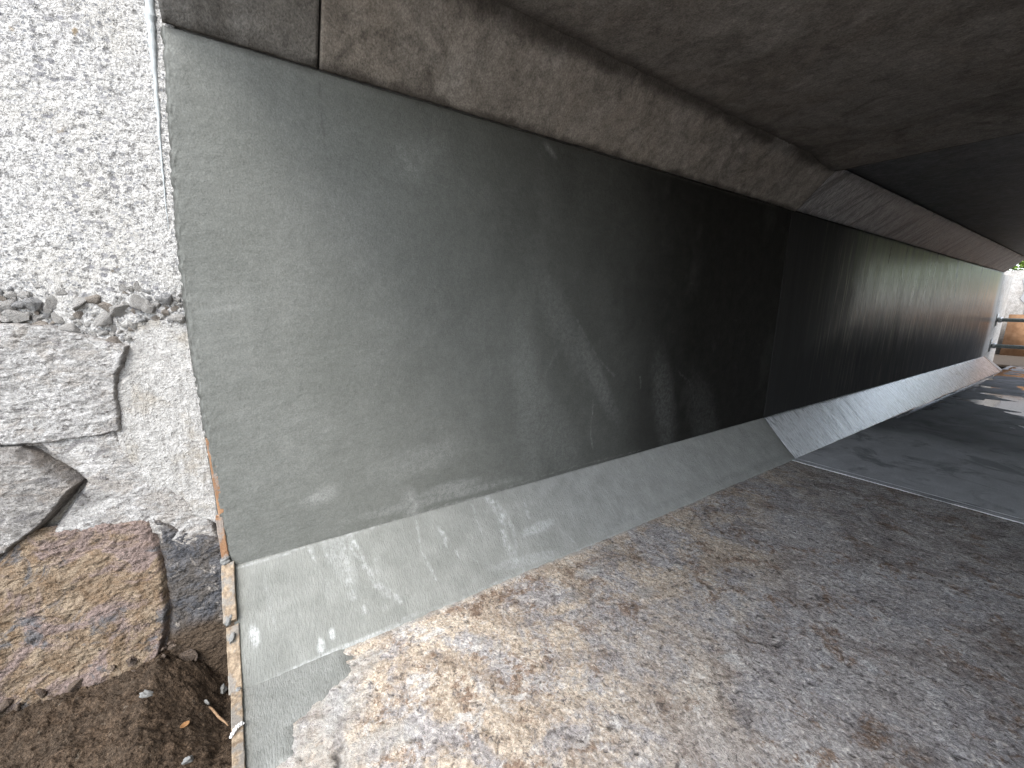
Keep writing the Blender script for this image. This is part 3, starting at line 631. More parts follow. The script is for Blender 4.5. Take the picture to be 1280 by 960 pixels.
dirt_shade = np.maximum(dirt_shade, .85*sstep(ZT - .05, ZT - .01, Z + .02*fbm(Y, Z, 5, 4, .6, 212)))
tag(sheet('wall_face', np.stack([X, Y, Z], -1), M['fwall'], far, dict(green_sheen=green_sheen, rust_sheen=rust_sheen, pale=pale, dirt_shade=dirt_shade, matte=matte), back=(-.02, 0, 0)), 'sooty, smooth far side wall with greenish and rusty streaks and painted-in reflections')
s = lin(0, 1, .04); hx = W + WB*s
Y = (yj(hx) + .008)[None, :] + (yf(hx) - yj(hx) - .008)[None, :]*np.linspace(0, 1, 700)[:, None]
wob = .026*fbm(Y[:, 0], Y[:, 0]*0, 1.2, 5, .6, 220) + .014*fbm(Y[:, 0], Y[:, 0]*0, 9, 4, .6, 221)
S = s[None, :]*(LS + .015 + wob[:, None])
rel = .003*fbm(Y*1.4, S*.4, 3, 4, .6, 222) + .0015*fbm(Y*2, S*.5, 12, 3, .6, 223)
P = np.array([W, 0, ZB])[None, None] + S[..., None]*hd + (rel + .004)[..., None]*HN; P[..., 1] = Y; P[:, 0, 0] -= .012
P[:, 0, 2] += .006*fbm(Y[:, 0], Y[:, 0]*0, 2.5, 5, .6, 224)
fr = (Y - YJ)/(YF - YJ)
dirt_shade = .8*sstep(.22, .48, fbm(Y*2.6, S*.25, 4, 5, .65, 225)) + .7*(1 - sstep(.003, .012, np.abs(fbm(Y*1.2, S*.25, 2.2, 3, .5, 227)))) + .8*(1 - sstep(0, .012, Y - yj(W) - .01)) + .5*sstep(LS*.93, LS, S)*sstep(0, .4, fbm(Y, S, 4, 4, .6, 226))
dirt_shade = np.maximum(dirt_shade, .9*sstep(.986, .99, fr))
pale = .5*sstep(.90, .97, fr)*(1 - sstep(.983, .987, fr))
tag(sheet('lower_haunch', P, M['fhaunch'], far, dict(dirt_shade=np.clip(dirt_shade, 0, 1), pale=pale), back=(-.05, 0, -.05)), 'pale shiny lower haunch of the far length')
tag(upper_haunch(far, lambda x: yj(x) + .008, lambda x: yf(x), M['board'], 240, 'dark upper haunch with board-marked diagonal streaks', step=.018, amp=.004, edge_rough=.016, streak=True), None)
ceiling(far, lambda x: yj(x) + .008, lambda x: yf(x), M['darkceil'], 260, .06, .006, 'dark smooth soffit over the far length', .006)
# far floor with shallow dips that hold water
xs = lin(W + WB - .06, XR - WB + .05, .03); t = np.linspace(0, 1, 560)
Y = (yj(xs) + .006)[None, :] + (yf(xs) + 2.0 - yj(xs) - .006)[None, :]*t[:, None]; X = np.broadcast_to(xs, Y.shape)
lowf = sstep(7.4, 9.2, Y)
Z = -.002 + .003*fbm(X, Y, 1.5, 4, .55, 280) + .0012*fbm(X, Y, 14, 4, .6, 281) + .006*(1 - lowf) - .006*(1 - lowf)
Z = Z - .013*lowf*sstep(-.07, .19, fbm(X*.55, Y*.8, 1.25, 5, .6, 283) + .10*sstep(-1.3, -.6, X))
Z = Z - .008*np.exp(-((X - W - WB - .05)/.05)**2)*sstep(7.2, 7.8, Y + .3*fbm(X, Y, 1, 3, .5, 284))
far_floor = sheet('floor', np.stack([X, Y, Z], -1), M['ffloor'], None, dict(dirt_shade=sstep(9.5, 13, Y + 1.2*fbm(X, Y, .8, 5, .6, 285))*.85, deep_or_wet=sstep(6.2, 7.3, Y + .7*fbm(X, Y, 1.1, 5, .6, 286))*(.75 + .25*sstep(-.3, .3, fbm(X, Y*.5, 2, 4, .6, 287)))), back=(0, 0, -.2))
tag(far_floor, 'dark smooth concrete floor of the far underpass length', kind='structure')
Xs, Ys = np.meshgrid(np.linspace(W + WB - .03, XR - WB, 12), np.linspace(7.0, 17.6, 20), indexing='ij')
tag(sheet('puddle_water', np.stack([Xs, Ys, np.full_like(Xs, -.0085)], -1), M['water']), 'thin rainwater lying in the dips of the far floor', kind='structure')

# ================================================================== WING WALL beside the near portal
SPL = math.radians(5); WD = np.array([-math.sin(SPL), -math.cos(SPL), 0]); WNn = np.array([math.cos(SPL), -math.sin(SPL), 0])
WO = np.array([W - .024, YP, 0.0])
def onw(px, py):
    q = onplane(px, py, WO, WNn); return float((q - WO) @ WD), float(q[2])
def wp(U, Zz, Hh): return WO + U[..., None]*WD + Hh[..., None]*WNn + Zz[..., None]*np.array([0, 0, 1.0])
wing = empty('wing_wall', (W - .1, -1.0, 0), 'sunlit rough concrete wing wall over old rubble stones beside the underpass mouth', 'wall')
_c = [WO + WD*u + WNn*h for u, h in ((-.02, -.07), (2.6, -.07), (2.6, -.45), (-.02, -.45))]
me = mesh_np('wall_core', [(*c[:2], z) for z in (-.3, 3.7) for c in _c], [(3, 2, 1, 0), (4, 5, 6, 7), (0, 1, 5, 4), (1, 2, 6, 5), (2, 3, 7, 6), (3, 0, 4, 7)])
link('wall_core', me, M['body'], wing, False)
# upper concrete face: down to the pebble band, and the rendered right-hand margin
def band_z(u):  # lower limit of the exposed aggregate concrete
    pts = sorted([onw(*p) for p in [(-160, 412), (-60, 408), (0, 408), (50, 415), (80, 440), (120, 448), (152, 440), (160, 405), (235, 404), (262, 404)]]); a = np.array(pts)
    return np.interp(u, a[:, 0], a[:, 1])
us = np.concatenate([lin(-.05, .85, .0045), lin(.88, 2.55, .03)]); zs = np.concatenate([lin(1.16, 3.3, .0045), [3.4, 3.6, 3.7]])
U, Zz = np.meshgrid(us, zs, indexing='ij')
bz = band_z(us)[:, None] + .03*fbm(U, Zz*0, 9, 4, .6, 300)
hgt = .006*fbm(U, Zz, 3, 3, .5, 301) + .0045*fbm(U, Zz*1.2, 30, 4, .7, 302) + .0025*fbm(U, Zz, 75, 2, .6, 303)
bnd = 1 - sstep(.05, .20, Zz - bz)
hgt = np.where(Zz < bz, -.07, hgt - .012*bnd + bnd*(.012*fbm(U, Zz*1.3, 22, 4, .65, 304) + .006*fbm(U, Zz, 60, 3, .6, 305)))
tag(sheet('concrete_face', wp(U, Zz, hgt), M['wing'], wing, {}, back=tuple(-.04*WNn)), 'bright weathered concrete face with small grey aggregate')
# mortar bed that shows between the stones
us = np.concatenate([lin(-.05, .85, .006), lin(.9, 2.55, .05)]); zs = lin(-.2, 1.75, .006)
U, Zz = np.meshgrid(us, zs, indexing='ij')
hgt = -.045 + .010*fbm(U, Zz, 6, 4, .6, 310) + .006*fbm(U, Zz, 28, 4, .65, 311)
sheet('mortar_bed', wp(U, Zz, hgt), M['render'], wing, dict(dirt_shade=.35 + .3*fbm(U, Zz, 5, 4, .6, 312)))

def poly_sd(U, Zz, poly):
    """signed distance, positive inside"""
    d = np.full(U.shape, 9.0); ins = np.zeros(U.shape, bool); n = len(poly)
    for i in range(n):
        (a0, b0), (a1, b1) = poly[i], poly[(i + 1) % n]
        vx, vy = a1 - a0, b1 - b0; L2 = vx*vx + vy*vy
        t = np.clip(((U - a0)*vx + (Zz - b0)*vy)/L2, 0, 1)
        d = np.minimum(d, np.hypot(U - a0 - t*vx, Zz - b0 - t*vy))
        c = ((b0 > Zz) != (b1 > Zz)) & (U < (a1 - a0)*(Zz - b0)/(b1 - b0 + 1e-12) + a0); ins ^= c
    return np.where(ins, d, -d)
def slab(name, px, mat, out, edge, amp, seed, step=.0034, tilt=(0, 0), freq=(4, 20, 60), wob=.018, strat=0.0, sa=.5, dirtz=None, comb=0.0, label=None, low=-.06):
    poly = [onw(*p) for p in px]; a = np.array(poly); (u0, z0), (u1, z1) = a.min(0) - .03, a.max(0) + .03
    U, Zz = np.meshgrid(lin(u0, u1, step), lin(z0, z1, step), indexing='ij')
    sd = poly_sd(U + wob*fbm(U, Zz, 9, 4, .6, seed), Zz + wob*fbm(U, Zz, 9, 4, .6, seed + 1), poly)
    body = out + tilt[0]*(U - a[:, 0].mean()) + tilt[1]*(Zz - a[:, 1].mean())
    r = amp*(fbm(U, Zz, freq[0], 4, .6, seed + 2) + .50*fbm(U, Zz*1.3, freq[1], 5, .7, seed + 3) + .30*fbm(U, Zz*1.4, freq[2], 3, .7, seed + 4))
    if strat:
        q = Zz*math.cos(sa) + U*math.sin(sa); p_ = U*math.cos(sa) - Zz*math.sin(sa)
        r = r + strat*fbm(q*1.0, p_*.22, 26, 4, .6, seed + 5, True)
    if comb: r = r + comb*fbm(U*1.0, Zz*.12, 75, 2, .5, seed + 6)
    h = body + r; k = sstep(-.002, edge, sd); h = low + (h - low)*k**.6
    dirt_shade = np.clip(.55*sstep(.30, .6, fbm(U, Zz, 7, 5, .65, seed + 7)) + .5*(1 - sstep(0, edge*1.3, sd)), 0, 1)*.6
    if dirtz is not None: dirt_shade = np.maximum(dirt_shade, 1 - sstep(dirtz, dirtz + .10, Zz + .06*fbm(U, Zz, 7, 5, .6, seed + 8)))
    o = sheet(name, wp(U, Zz, h), mat, wing, dict(dirt_shade=dirt_shade), keep=sd > -.012)
    return tag(o, label)
slab('render_patch', [(140, 400), (250, 396), (262, 480), (140, 486), (146, 440)], M['render'], -.012, .012, .005, 320, label='smooth pale cement patch under the pebbly band')
slab('render_patch', [(138, 480), (168, 458), (262, 452), (276, 560), (292, 668), (225, 645), (175, 605), (136, 552)], M['render'], -.004, .02, .006, 340, comb=.0035, label='pale cement render with upright comb strokes')
slab('stone', [(-120, 420), (-40, 398), (60, 408), (160, 432), (150, 470), (150, 541), (60, 554), (10, 558), (-120, 566)], M['st_white'], .012, .010, .018, 360, low=-.025, tilt=(.0, .04), strat=.003, sa=.35, label='broad pale split stone under the pebbles')
slab('stone', [(-110, 560), (28, 558), (62, 578), (103, 603), (58, 655), (0, 700), (-110, 760)], M['st_grey'], .022, .018, .014, 380, tilt=(-.05, .10), strat=.003, sa=.6, label='wedge-shaped grey stone pointing to the portal')
slab('stone', [(34, 548), (146, 536), (190, 590), (262, 640), (290, 700), (220, 684), (160, 662), (50, 680), (104, 606)], M['st_white'], -.006, .02, .014, 400, strat=.002, sa=.3, label='pale render-covered stone beside the timber edge strip')
slab('stone', [(-110, 775), (-20, 720), (30, 670), (130, 652), (190, 648), (204, 700), (212, 760), (204, 815), (150, 880), (20, 940), (-110, 970)], M['st_orange'], .012, .018, .026, 420, low=-.02, tilt=(0, -.05), strat=.005, sa=.7, dirtz=-.08, label='large ochre and purple-grey rubble stone')
slab('stone', [(184, 640), (230, 660), (288, 676), (300, 740), (300, 870), (236, 880), (206, 860), (214, 760), (203, 700)], M['st_dark'], -.002, .018, .026, 440, low=-.02, strat=.004, sa=.9, dirtz=.06, label='dark slaty rubble stone next to the timber strip')

# pebbles standing out of the broken concrete edge
def chip_mesh(seed):
    import bmesh
    g_ = np.random.default_rng(seed); p = g_.normal(size=(15, 3)); p /= np.linalg.norm(p, axis=1)[:, None]; p *= g_.uniform(.8, 1.1, (15, 1))
    bm = bmesh.new()
    for q in p*np.array([.78, .62, .80]): bm.verts.new(q)
    r_ = bmesh.ops.convex_hull(bm, input=bm.verts); bmesh.ops.delete(bm, geom=[v for v in bm.verts if not v.link_faces], context='VERTS')
    bmesh.ops.bevel(bm, geom=list(bm.edges), offset=.05, segments=1, affect='EDGES', clamp_overlap=True)
    bmesh.ops.recalc_face_normals(bm, faces=bm.faces)
    me = bpy.data.meshes.new('pebble'); bm.to_mesh(me); bm.free(); return me
PEB = [chip_mesh(60 + k) for k in range(9)]
pm = [mat_stone('pebble_grey', ((.28, .285, .29), (.40, .40, .40), (.52, .51, .49), (.36, .355, .35), (.2, .195, .19)), scales=(20, 40, 80)),
      mat_stone('pebble_pale', ((.46, .45, .43), (.60, .59, .565), (.48, .45, .41), (.40, .395, .39), (.25, .23, .21)), scales=(20, 40, 80)),
      mat_stone('pebble_warm', ((.33, .29, .25), (.46, .42, .37), (.38, .33, .28), (.30, .28, .27), (.16, .13, .11)), scales=(20, 40, 80))]
pm.append(mat_stone('chip_earthy', ((.16, .115, .08), (.27, .21, .155), (.20, .16, .14), (.14, .14, .145), (.05, .04, .035)), scales=(14, 30, 60)))
PEBM = []
for j in range(4):
    for k in range(9):
        mm = PEB[k].copy(); mm.materials.append(pm[j]); PEBM.append(mm)
def pebble(px, py, spx, seed, out=.004):
    u, z = onw(px, py); r = random.Random(seed); s = spx/2/265.0
    o = bpy.data.objects.new('pebble', PEBM[(seed*5) % 9 + 9*r.choice((0, 1, 1, 1, 2))]); COL.objects.link(o)
    p = WO + WD*u + WNn*(out - .12*s) + np.array([0, 0, z])
    o.parent = wing; o.matrix_parent_inverse = Matrix.Translation(wing.location).inverted()
    o.location = Vector(p); o.scale = (s*r.uniform(.85, 1.15), s*r.uniform(.8, 1.1), s*r.uniform(.85, 1.15))
    o.rotation_euler = (r.uniform(-.5, .5), r.uniform(-.6, .6), math.pi/2 + SPL + r.uniform(-.4, .4))
band = [(-30, 366), (60, 352), (120, 348), (226, 360), (226, 398), (168, 402), (160, 425), (150, 446), (90, 450), (60, 424), (-30, 412)]
placed = []; tries = 0; rr = random.Random(5)
fixed = [(20, 393, 24), (38, 381, 24), (62, 376, 22), (100, 380, 26), (115, 372, 24), (133, 384, 26), (150, 392, 30), (170, 376, 26), (85, 415, 28), (50, 408, 24), (112, 438, 26), (98, 432, 24), (128, 400, 24), (205, 372, 22), (186, 387, 22), (75, 395, 22), (140, 428, 24), (30, 372, 20)]
for k, (x, y, s) in enumerate(fixed): placed.append((x, y, s)); pebble(x, y, s, k + 1, -.004)
def inpoly(x, y, poly):
    c = False
    for i in range(len(poly)):
        (a0, b0), (a1, b1) = poly[i], poly[(i + 1) % len(poly)]
        if (b0 > y) != (b1 > y) and x < (a1 - a0)*(y - b0)/(b1 - b0) + a0: c = not c
    return c
while len(placed) < 165 and tries < 14000:
    tries += 1; x, y = rr.uniform(-30, 228), rr.uniform(352, 450); s = rr.choice((7, 8, 9, 10, 12, 14, 17, 20))
    if not inpoly(x, y, band): continue
    if any(math.hypot(x - a, (y - b)*1.25) < (s + t_)*.37 for a, b, t_ in placed): continue
    placed.append((x, y, s)); pebble(x, y, s, len(placed) + 20, rr.uniform(-.016, -.004))

for k in range(26):
    r = random.Random(700 + k); px = r.uniform(-20, 285); py = np.interp(px, [-60, 0, 100, 160, 200, 250, 285], [915, 893, 856, 830, 812, 826, 850]) + r.uniform(-16, 10)
    u, z = onw(px, py); s_ = r.choice((.012, .016, .02, .03, .045))
    o = bpy.data.objects.new('stone_chip', PEBM[k % 9 + 9*3]); COL.objects.link(o); o.parent = wing; o.matrix_parent_inverse = Matrix.Translation(wing.location).inverted()
    o.location = Vector(WO + WD*u + WNn*r.uniform(.0, .05) + np.array([0, 0, z])); o.scale = (s_*1.3, s_, s_*.8); o.rotation_euler = (r.uniform(-.5, .5), r.uniform(-.6, .6), r.uniform(0, 3))

# pale sealant bead between the wing wall and the portal edge
_bp = np.array([(187, -60), (187, 0), (191, 60), (197, 130), (203, 210), (211, 290)], float); _bt = np.linspace(0, 5, 70)
bead = np.stack([np.interp(_bt, range(6), _bp[:, 0]), np.interp(_bt, range(6), _bp[:, 1])], 1)
bead[:, 0] += 1.6*fbm(_bt, _bt*0, 3, 4, .6, 470)
P3 = [WO + WD*onw(*p)[0] + WNn*.001 + np.array([0, 0, onw(*p)[1]]) for p in bead]
br = np.interp(_bt, range(6), [.017, .015, .010, .006, .003, .001])*(1 + .9*fbm(_bt, _bt*0, 6, 4, .7, 471))
tag(tube('sealant_bead', P3, list(br), M['sealant'], None, 10), 'pale blue sealant bead running down the top of the portal edge', 'sealant')

# ================================================================== TIMBER EDGE STRIPS
def batten(a, b, w, t, mat, label, nvec, svec, seed, kinks=()):
    """a sawn lath from a to b, width w along svec, thickness t along nvec, with broken ends and slight bow"""
    a, b = np.array(a), np.array(b); n = 14; r = random.Random(seed); V = []; Q = []
    nvec = np.array(nvec)/np.linalg.norm(nvec); svec = np.array(svec)/np.linalg.norm(svec)
    ax = (b - a)/np.linalg.norm(b - a)
    for k in range(n + 1):
        f = k/n; c = a + (b - a)*f + nvec*.0015*math.sin(f*9 + seed)
        ch = .0025
        prof = [(-w/2, -t/2), (w/2, -t/2), (w/2, t/2 - ch), (w/2 - ch, t/2), (-w/2 + ch, t/2), (-w/2, t/2 - ch)]
        for (p, q) in prof:
            j = ax*(r.uniform(-.006, .006) if k in (0, n) else 0)
            V.append(c + svec*(p*(1 + r.uniform(-.05, .05))) + nvec*(q + r.uniform(-.0008, .0008)) + j)
    m_ = 6
    for k in range(n):
        for s in range(m_): Q.append((k*m_ + s, k*m_ + (s + 1) % m_, (k + 1)*m_ + (s + 1) % m_, (k + 1)*m_ + s))
    me = bpy.data.meshes.new('timber_batten'); me.from_pydata([tuple(v) for v in V], [], Q + [tuple(range(m_))[::-1], tuple(range(n*m_, n*m_ + m_))]); me.update()
    import bmesh
    bm = bmesh.new(); bm.from_mesh(me); bmesh.ops.recalc_face_normals(bm, faces=bm.faces); bm.to_mesh(me); bm.free()
    o = link('timber_batten', me, mat, None, False)
    return tag(o, label, 'batten', 'timber strips along the mortar edge')
def wpt(px, py, out): return onplane(px, py, (W + out, 0, 0), (1, 0, 0))
def hpt(px, py, out): return onplane(px, py, np.array([W, 0, ZB]) + HN*out, HN)
def fpt(px, py, out): return onplane(px, py, (0, 0, out), (0, 0, 1))
batten(wpt(261, 546, -.018), wpt(277, 640, -.012), .022, .028, M['wood_o'], 'thin orange lath on the wall edge, topmost of the timber strips', (1, 0, 0), (0, 1, 0), 3)
batten(wpt(274, 646, -.010), wpt(283, 702, -.006), .026, .028, M['wood_o'], 'short orange lath on the wall edge just above the proud pale block', (1, 0, 0), (0, 1, 0), 4)
_sv = np.cross(HN, hpt(292, 780, 0) - hpt(287, 705, 0))
batten(hpt(285, 706, .012), hpt(288, 777, .016), .046, .044, M['wood_p'], 'proud pale timber block at the top of the lower haunch', HN, _sv, 5)
batten(hpt(291, 782, .000), hpt(295, 864, .000), .044, .030, M['wood_p'], 'pale yellow lath on the haunch edge below the proud block', HN, _sv, 6)
batten(fpt(296, 868, .006), fpt(300, 1010, .006), .036, .030, M['wood_p'], 'long pale lath along the floor edge, lowest of the timber strips', (0, 0, 1), (0, 1, 0), 7)

# mortar crumbs on and beside the strips
def crumb(p, s, seed, label):
    me = rock_mesh('mortar_crumb', 3, s[0], s[1], s[2], .65, seed)
    o = link('mortar_crumb', me, M['blob']); o.location = Vector(p); o.rotation_euler = (seed*.7, seed*.3, seed*1.1)
    return tag(o, label, 'mortar lump', 'set mortar lumps')
crumb(hpt(286, 776, .034), (.014, .018, .010), 2, 'mortar lump at the foot of the proud pale timber block')
crumb(hpt(290, 798, .018), (.022, .016, .009), 3, 'mortar lump stuck on the top of the yellow lath')
crumb(hpt(297, 868, .015), (.018, .017, .009), 4, 'mortar lump stuck where the two lowest laths meet')
crumb(wpt(282, 700, .010), (.012, .014, .016), 5, 'mortar lump on top of the proud timber block')

# ================================================================== GROUND outside and small litter
xs = np.concatenate([-np.geomspace(.62, 60, 26)[::-1] - 1.7, lin(-2.30, -.6, .0055), np.geomspace(.05, 60, 30) - .6])
ys = np.concatenate([-np.geomspace(.7, 60, 30)[::-1] - .45, lin(-1.13, -.16, .0055)])
X, Yg = np.meshgrid(xs, ys, indexing='ij')
Yg = np.where(Yg > -1.1, Yg + (floor_edge(np.clip(X, -2.4, 3)) - .012 + .16)*sstep(-1.1, -.16, Yg), Yg)
_gw = np.array(sorted([onw(*p) for p in [(-150, 960), (-60, 915), (0, 893), (100, 856), (160, 830), (200, 812), (250, 826), (285, 850)]]))
hz = -.06 + (np.interp(-(Yg - YP)/math.cos(SPL), _gw[:, 0], _gw[:, 1]) + .06)*sstep(-1.25, -1.98, X)
near_w = np.exp(-((X + 1.6)**2 + (Yg + .5)**2)/6)
Zg = hz + near_w*(.040*fbm(X, Yg, 3, 4, .55, 500) + .045*fbm(X, Yg, 9, 5, .62, 501) + .022*np.abs(fbm(X, Yg, 26, 4, .65, 502)) + .006*fbm(X, Yg, 70, 3, .7, 503))
Zg = Zg - .05*(1 - sstep(.0, .05, floor_edge(np.clip(X, -2.4, 3)) - .012 - Yg))*sstep(-1.9, -1.6, X)*0
g = sheet('ground', np.stack([X, Yg, Zg], -1), M['earth']); tag(g, 'loose brown earth outside the near mouth', kind='structure')
Xs, Ys = np.meshgrid(np.linspace(-60, 60, 50), np.linspace(YF + 1.9, 90, 40), indexing='ij')
tag(sheet('ground', np.stack([Xs, Ys, -.03 + .01*fbm(Xs, Ys, .5, 3, .5, 505)], -1), M['earth']), 'bare earth beyond the far mouth', kind='structure')
Xs, Ys = np.meshgrid(np.linspace(-.55, 30, 90), np.linspace(-30, -.25, 90), indexing='ij')  # unseen apron, added to bounce light onto the ceiling
tag(sheet('pavement', np.stack([Xs + .06*fbm(Xs, Ys, 1.2, 4, .6, 520)*(Xs < -.5), Ys, .012 + .004*fbm(Xs, Ys, 1.1, 4, .6, 521)], -1), M['pwall'], None, dict(dirt_shade=np.zeros_like(Xs), pale=np.zeros_like(Xs)), back=(0, 0, -.2)), 'unseen concrete apron added outside the near mouth to bounce light', kind='structure')
Xs, Ys = np.meshgrid(np.linspace(-14, 16, 60), np.linspace(YF + 2.02, RY - .02, 30), indexing='ij')
tag(sheet('pavement', np.stack([Xs, Ys, -.006 + .003*fbm(Xs, Ys, 1.1, 4, .6, 523)], -1), M['asphalt'], None, dict(dirt_shade=np.zeros_like(Xs), pale=np.zeros_like(Xs)), back=(0, 0, -.2)), 'dark muddy yard beyond the far mouth', kind='structure')
tag(box('embankment', -30, W - .43, YP - .05, YF + .05, -.3, 4.1, M['earth']), 'earth bank left of the underpass', kind='structure')
tag(box('embankment', XR + .43, 30, YP - .05, YF + .05, -.3, 4.1, M['earth']), 'earth bank right of the underpass', kind='structure')
tag(box('embankment', W - .425, XR + .425, YP + .35, YF - .35, ZC + .33, 4.1, M['earth']), 'road fill over the underpass', kind='structure')
tag(box('embankment', -30, W - .75, -2.7, YP - .06, -.3, 3.55, M['earth']), 'earth bank behind the wing wall', kind='structure')

def gz(x, y):
    i = np.argmin(np.abs(xs_g - x)); j = np.argmin(np.abs(Yg_g[i] - y)); return float(Zg_g[i, j])
xs_g, Yg_g, Zg_g = xs, Yg, Zg
def on_ground(px, py):
    z = .0
    for _ in range(8):
        p = onplane(px, py, (0, 0, z), (0, 0, 1)); z = gz(p[0], p[1])
    return np.array([p[0], p[1], z])
for k, (px, py, s, lab) in enumerate([(279, 862, (.020, .014, .008), 'smeared grey mortar lump on the earth beside the timber strip'), (258, 880, (.014, .011, .007), 'round grey mortar lump on the earth left of the twig'), (185, 868, (.026, .012, .007), 'flat blue-grey flake lying on the earth below the dark stone'), (235, 950, (.024, .018, .009), 'grey mortar lump at the bottom of the earth patch')]):
    p = on_ground(px, py); crumb(p + np.array([0, 0, .001]), s, 11 + k, lab)
pa, pb = on_ground(262, 886), on_ground(287, 918)
pts = [pa + (pb - pa)*t_ + np.array([0, 0, .010 + .03*t_ + .004*math.sin(9*t_)]) for t_ in np.linspace(0, 1, 7)]
tag(tube('twig', pts, [.0035, .004, .0045, .0045, .004, .003, .002], M['twig'], None, 8), 'thin dry brown twig leaning against the lowest timber strip', 'twig')
lp = on_ground(231, 908); V = []; 
for i in range(9):
    for j in range(5):
        a = i/8*2 - 1; b = (j/4*2 - 1)*(1 - a*a)**.6*.45
        V.append((a*.022, b*.026, .006*a*a + .01*abs(b)))
me = mesh_np('dry_leaf', np.array(V), grid_faces(9, 5)); o = link('dry_leaf', me, M['dleaf']); o.location = Vector(lp + np.array([0, 0, .006])); o.rotation_euler = (.35, .2, 2.2); o.scale = (.75, .75, .75)
sm = o.modifiers.new('thick', 'SOLIDIFY'); sm.thickness = .0012
tag(o, 'small orange-brown dry leaf lying on the dark earth', 'leaf')
# twisted white cord tied round the lowest lath
ca, cb = fpt(288, 922, .022), fpt(304, 903, .030)
root = empty('cord_tie', tuple(ca), 'twisted white cord knotted over the lowest timber strip', 'cord')
for s_ in (0, math.pi):
    pts = []
    for t_ in np.linspace(0, 1, 28):
        c = ca + (cb - ca)*t_ + np.array([0, 0, .010*math.sin(math.pi*t_)]); an = t_*16 + s_
        pts.append(c + .004*np.array([math.cos(an)*.5, math.cos(an)*.5, math.sin(an)]))
    tube('strand', pts, .0042, M['wire'], root, 7)
# ================================================================== BEYOND THE FAR MOUTH
fw = empty('wing_wall', (W - .1, YF + .9, 0), 'pale clean concrete wing wall at the far mouth', 'wall')
prism('wall_face', [(W - .50, -.3), (W - .012, -.3), (W - .012, 2.40), (W - .50, 2.40)], lambda x: YF + .012 + 0*x, lambda x: YF + 1.55 + (W - x)*.3, M['pwall'], fw)
prism('lower_haunch', [(W - .02, -.25), (W - .012, ZB - .05), (W + WB - .03, -.005), (W + WB - .03, -.25)], lambda x: YF + .02 + (x - W)*SJ*.5, lambda x: YF + .5 + 0*x, M['pwall'], fw)
RTOP = float(onplane(1272, 338, (0, RY, 0), (0, 1, 0))[2])
rw = empty('retaining_wall', (2.0, RY, 0), 'pale retaining wall with white lime stains across the road beyond the far mouth, with an unseen lower stretch', 'wall')
box('wall_face', -14, -1.1, RY, RY + .4, -.3, RTOP, M['rwall'], rw)
box('wall_face', -1.095, 16, RY + .02, RY + .4, -.3, 1.95, M['rwall'], rw)  # unseen lower stretch, shaped so reflections catch the foliage
def flat_blob(name, cx, cz, w, h, seed, mat, y, parent):
    n = 40; V = []
    for k in range(n):
        a = 2*math.pi*k/n; r = 1 + .35*perlin(np.array([[math.cos(a)*1.7 + seed, math.sin(a)*1.7, seed*.7]]))[0] + .15*perlin(np.array([[math.cos(a)*5 + seed, math.sin(a)*5, seed*.3]]))[0]
        V.append((cx + w*r*math.cos(a), cz + h*r*math.sin(a)))
    vv = [(x, y, z) for x, z in V] + [(x, y - .006, z) for x, z in V]
    me = bpy.data.meshes.new(name); me.from_pydata(vv, [], [tuple(range(n, 2*n))] + [(i, (i + 1) % n, n + (i + 1) % n, n + i) for i in range(n)]); me.update()
    return link(name, me, mat, parent, False)
ctr = onplane(1272, 372, (0, RY, 0), (0, 1, 0))
for k in range(1): flat_blob('lime_stain', ctr[0] + .5 + k*1.9, RTOP*.72 - .2*(k % 2), .45 + .15*(k % 3), .9, 3 + k, M['peel'], RY - .001, rw)
BY = RY - .35
pa = onplane(1262, 393, (0, BY, 0), (0, 1, 0))
pn = empty('timber_barrier', (pa[0] + 1.5, BY, 0), 'orange-brown board barrier standing behind the pipe rails, unseen past its first board', 'barrier')
for k in range(6): box('board', pa[0] + k*.92, pa[0] + k*.92 + .90, BY - .04, BY + .004*(k % 2), -.25, pa[2] + .01*(k % 3), M['orange'], pn)  # boards past the first are unseen, carried across for orange reflections
# pipe rails across the mouth
PY = YF + .55
q1, q2 = onplane(1258, 400, (0, PY, 0), (0, 1, 0)), onplane(1256, 433, (0, PY, 0), (0, 1, 0))
for q, lab in ((q1, 'upper grimy steel pipe rail across the far mouth'), (q2, 'lower grimy steel pipe rail across the far mouth')):
    pr = empty('pipe_rail', (q[0], PY, q[2]), lab, 'rail', 'pipe rails at the far mouth')
    tube('pipe', [(W + .012, PY, q[2]), (q[0] + .5, PY, q[2]), (q[0] + 4.0, PY, q[2])], .048, M['pipe'], pr, 16)
    tube('clamp', [(W + .03, PY, q[2]), (W + .09, PY, q[2])], .07, M['bracket'], pr, 14)
    box('bracket', W - .011, W + .012, PY - .06, PY + .06, q[2] - .16, q[2] + .16, M['bracket'], pr)
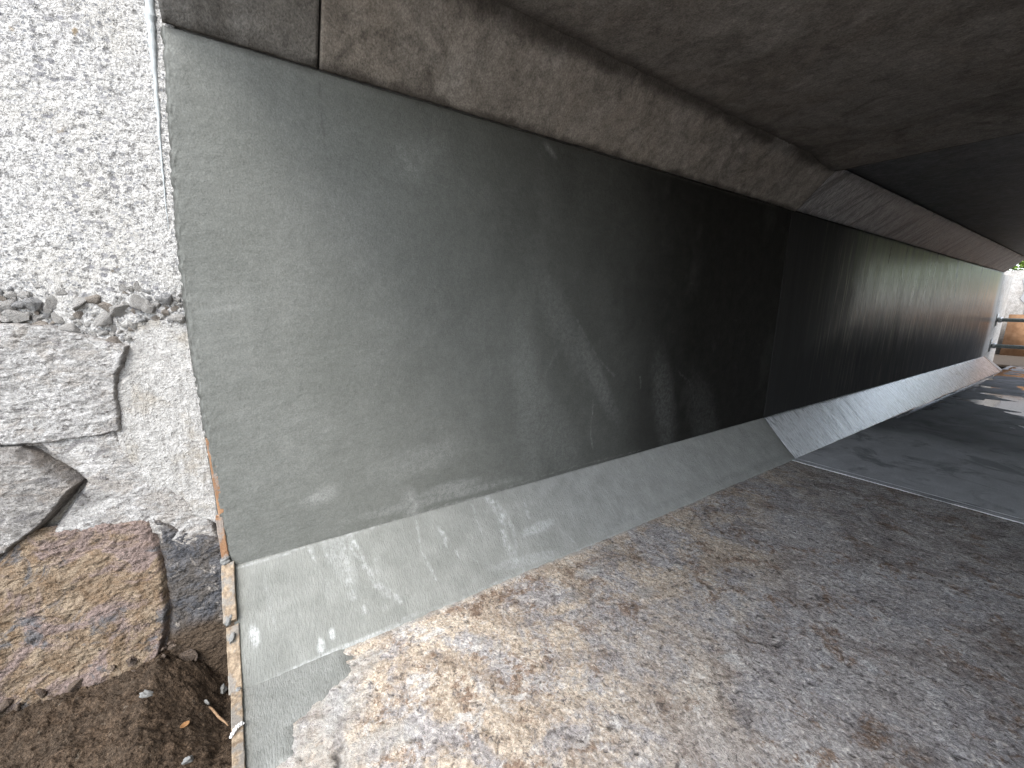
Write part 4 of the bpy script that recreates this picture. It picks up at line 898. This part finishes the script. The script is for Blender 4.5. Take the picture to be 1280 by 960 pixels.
# bushes above the retaining wall; right three unseen, lowered to green the reflections
LV = np.array([(-.5, 0, 0), (0, -.28, .05), (.5, 0, 0), (0, .28, .05)])
def bush(x, y, z, r, h, n, label, seed):
    g_ = np.random.default_rng(seed); root = empty('bush', (x, y, z), label, 'bush', 'bushes above the far retaining wall')
    cl = g_.normal(size=(26, 3))*np.array([r*.45, r*.4, h*.24]) + np.array([0, 0, h*.55])
    c = cl[g_.integers(0, 26, n)] + g_.normal(size=(n, 3))*np.array([r*.16, r*.16, h*.09])
    sz = g_.uniform(.07, .15, n); ang = g_.uniform(0, 6.28, (n, 3)); V = np.zeros((n, 4, 3))
    for i in range(n):
        ca_, sa_ = math.cos(ang[i, 0]), math.sin(ang[i, 0]); cb_, sb_ = math.cos(ang[i, 1]), math.sin(ang[i, 1])
        Rz = np.array([[ca_, -sa_, 0], [sa_, ca_, 0], [0, 0, 1]]); Rx = np.array([[1, 0, 0], [0, cb_, -sb_], [0, sb_, cb_]])
        V[i] = (LV*sz[i]) @ Rx.T @ Rz.T + c[i]
    V = V.reshape(-1, 3) + np.array([x, y, z]); Q = np.arange(4*n).reshape(n, 4)
    o = link('crown', mesh_np('crown', V, Q), M['leaf'], root, False); o['kind'] = 'stuff'
    tube('stem', [(x, y, z - .2), (x + .05, y, z + h*.4), (x, y + .1, z + h*.75)], [.06, .045, .02], M['bark'], root, 8)
for k, (x, r, h) in enumerate([(-6.6, 1.3, 1.5), (-4.4, 1.4, 1.7), (-2.3, 1.3, 1.3), (-.2, 1.4, 1.6), (2.1, 1.3, 1.4), (4.4, 1.4, 1.8)]):
    bush(x, RY + (1.3 if x < -1.2 else .95) + .3*(k % 2), RTOP - .25 if x < -1.2 else 1.75, r, h if x < -1.2 else h*1.25, 3000 if x < -1.2 else 4200, ['round leafy bush over the pale retaining wall, leftmost in the row', 'tall leafy bush over the pale retaining wall, second from the left', 'low leafy bush over the pale retaining wall, third from the left', 'unseen broad leafy bush over the pale retaining wall, fourth from the left', 'unseen leafy bush over the pale retaining wall, second from the right', 'unseen tallest leafy bush over the pale retaining wall, rightmost in the row'][k], 40 + k)
tag(box('embankment', -30, 30, RY + .41, RY + 14, -.3, 1.7, M['earth']), 'earth bank behind the far retaining wall', kind='structure')
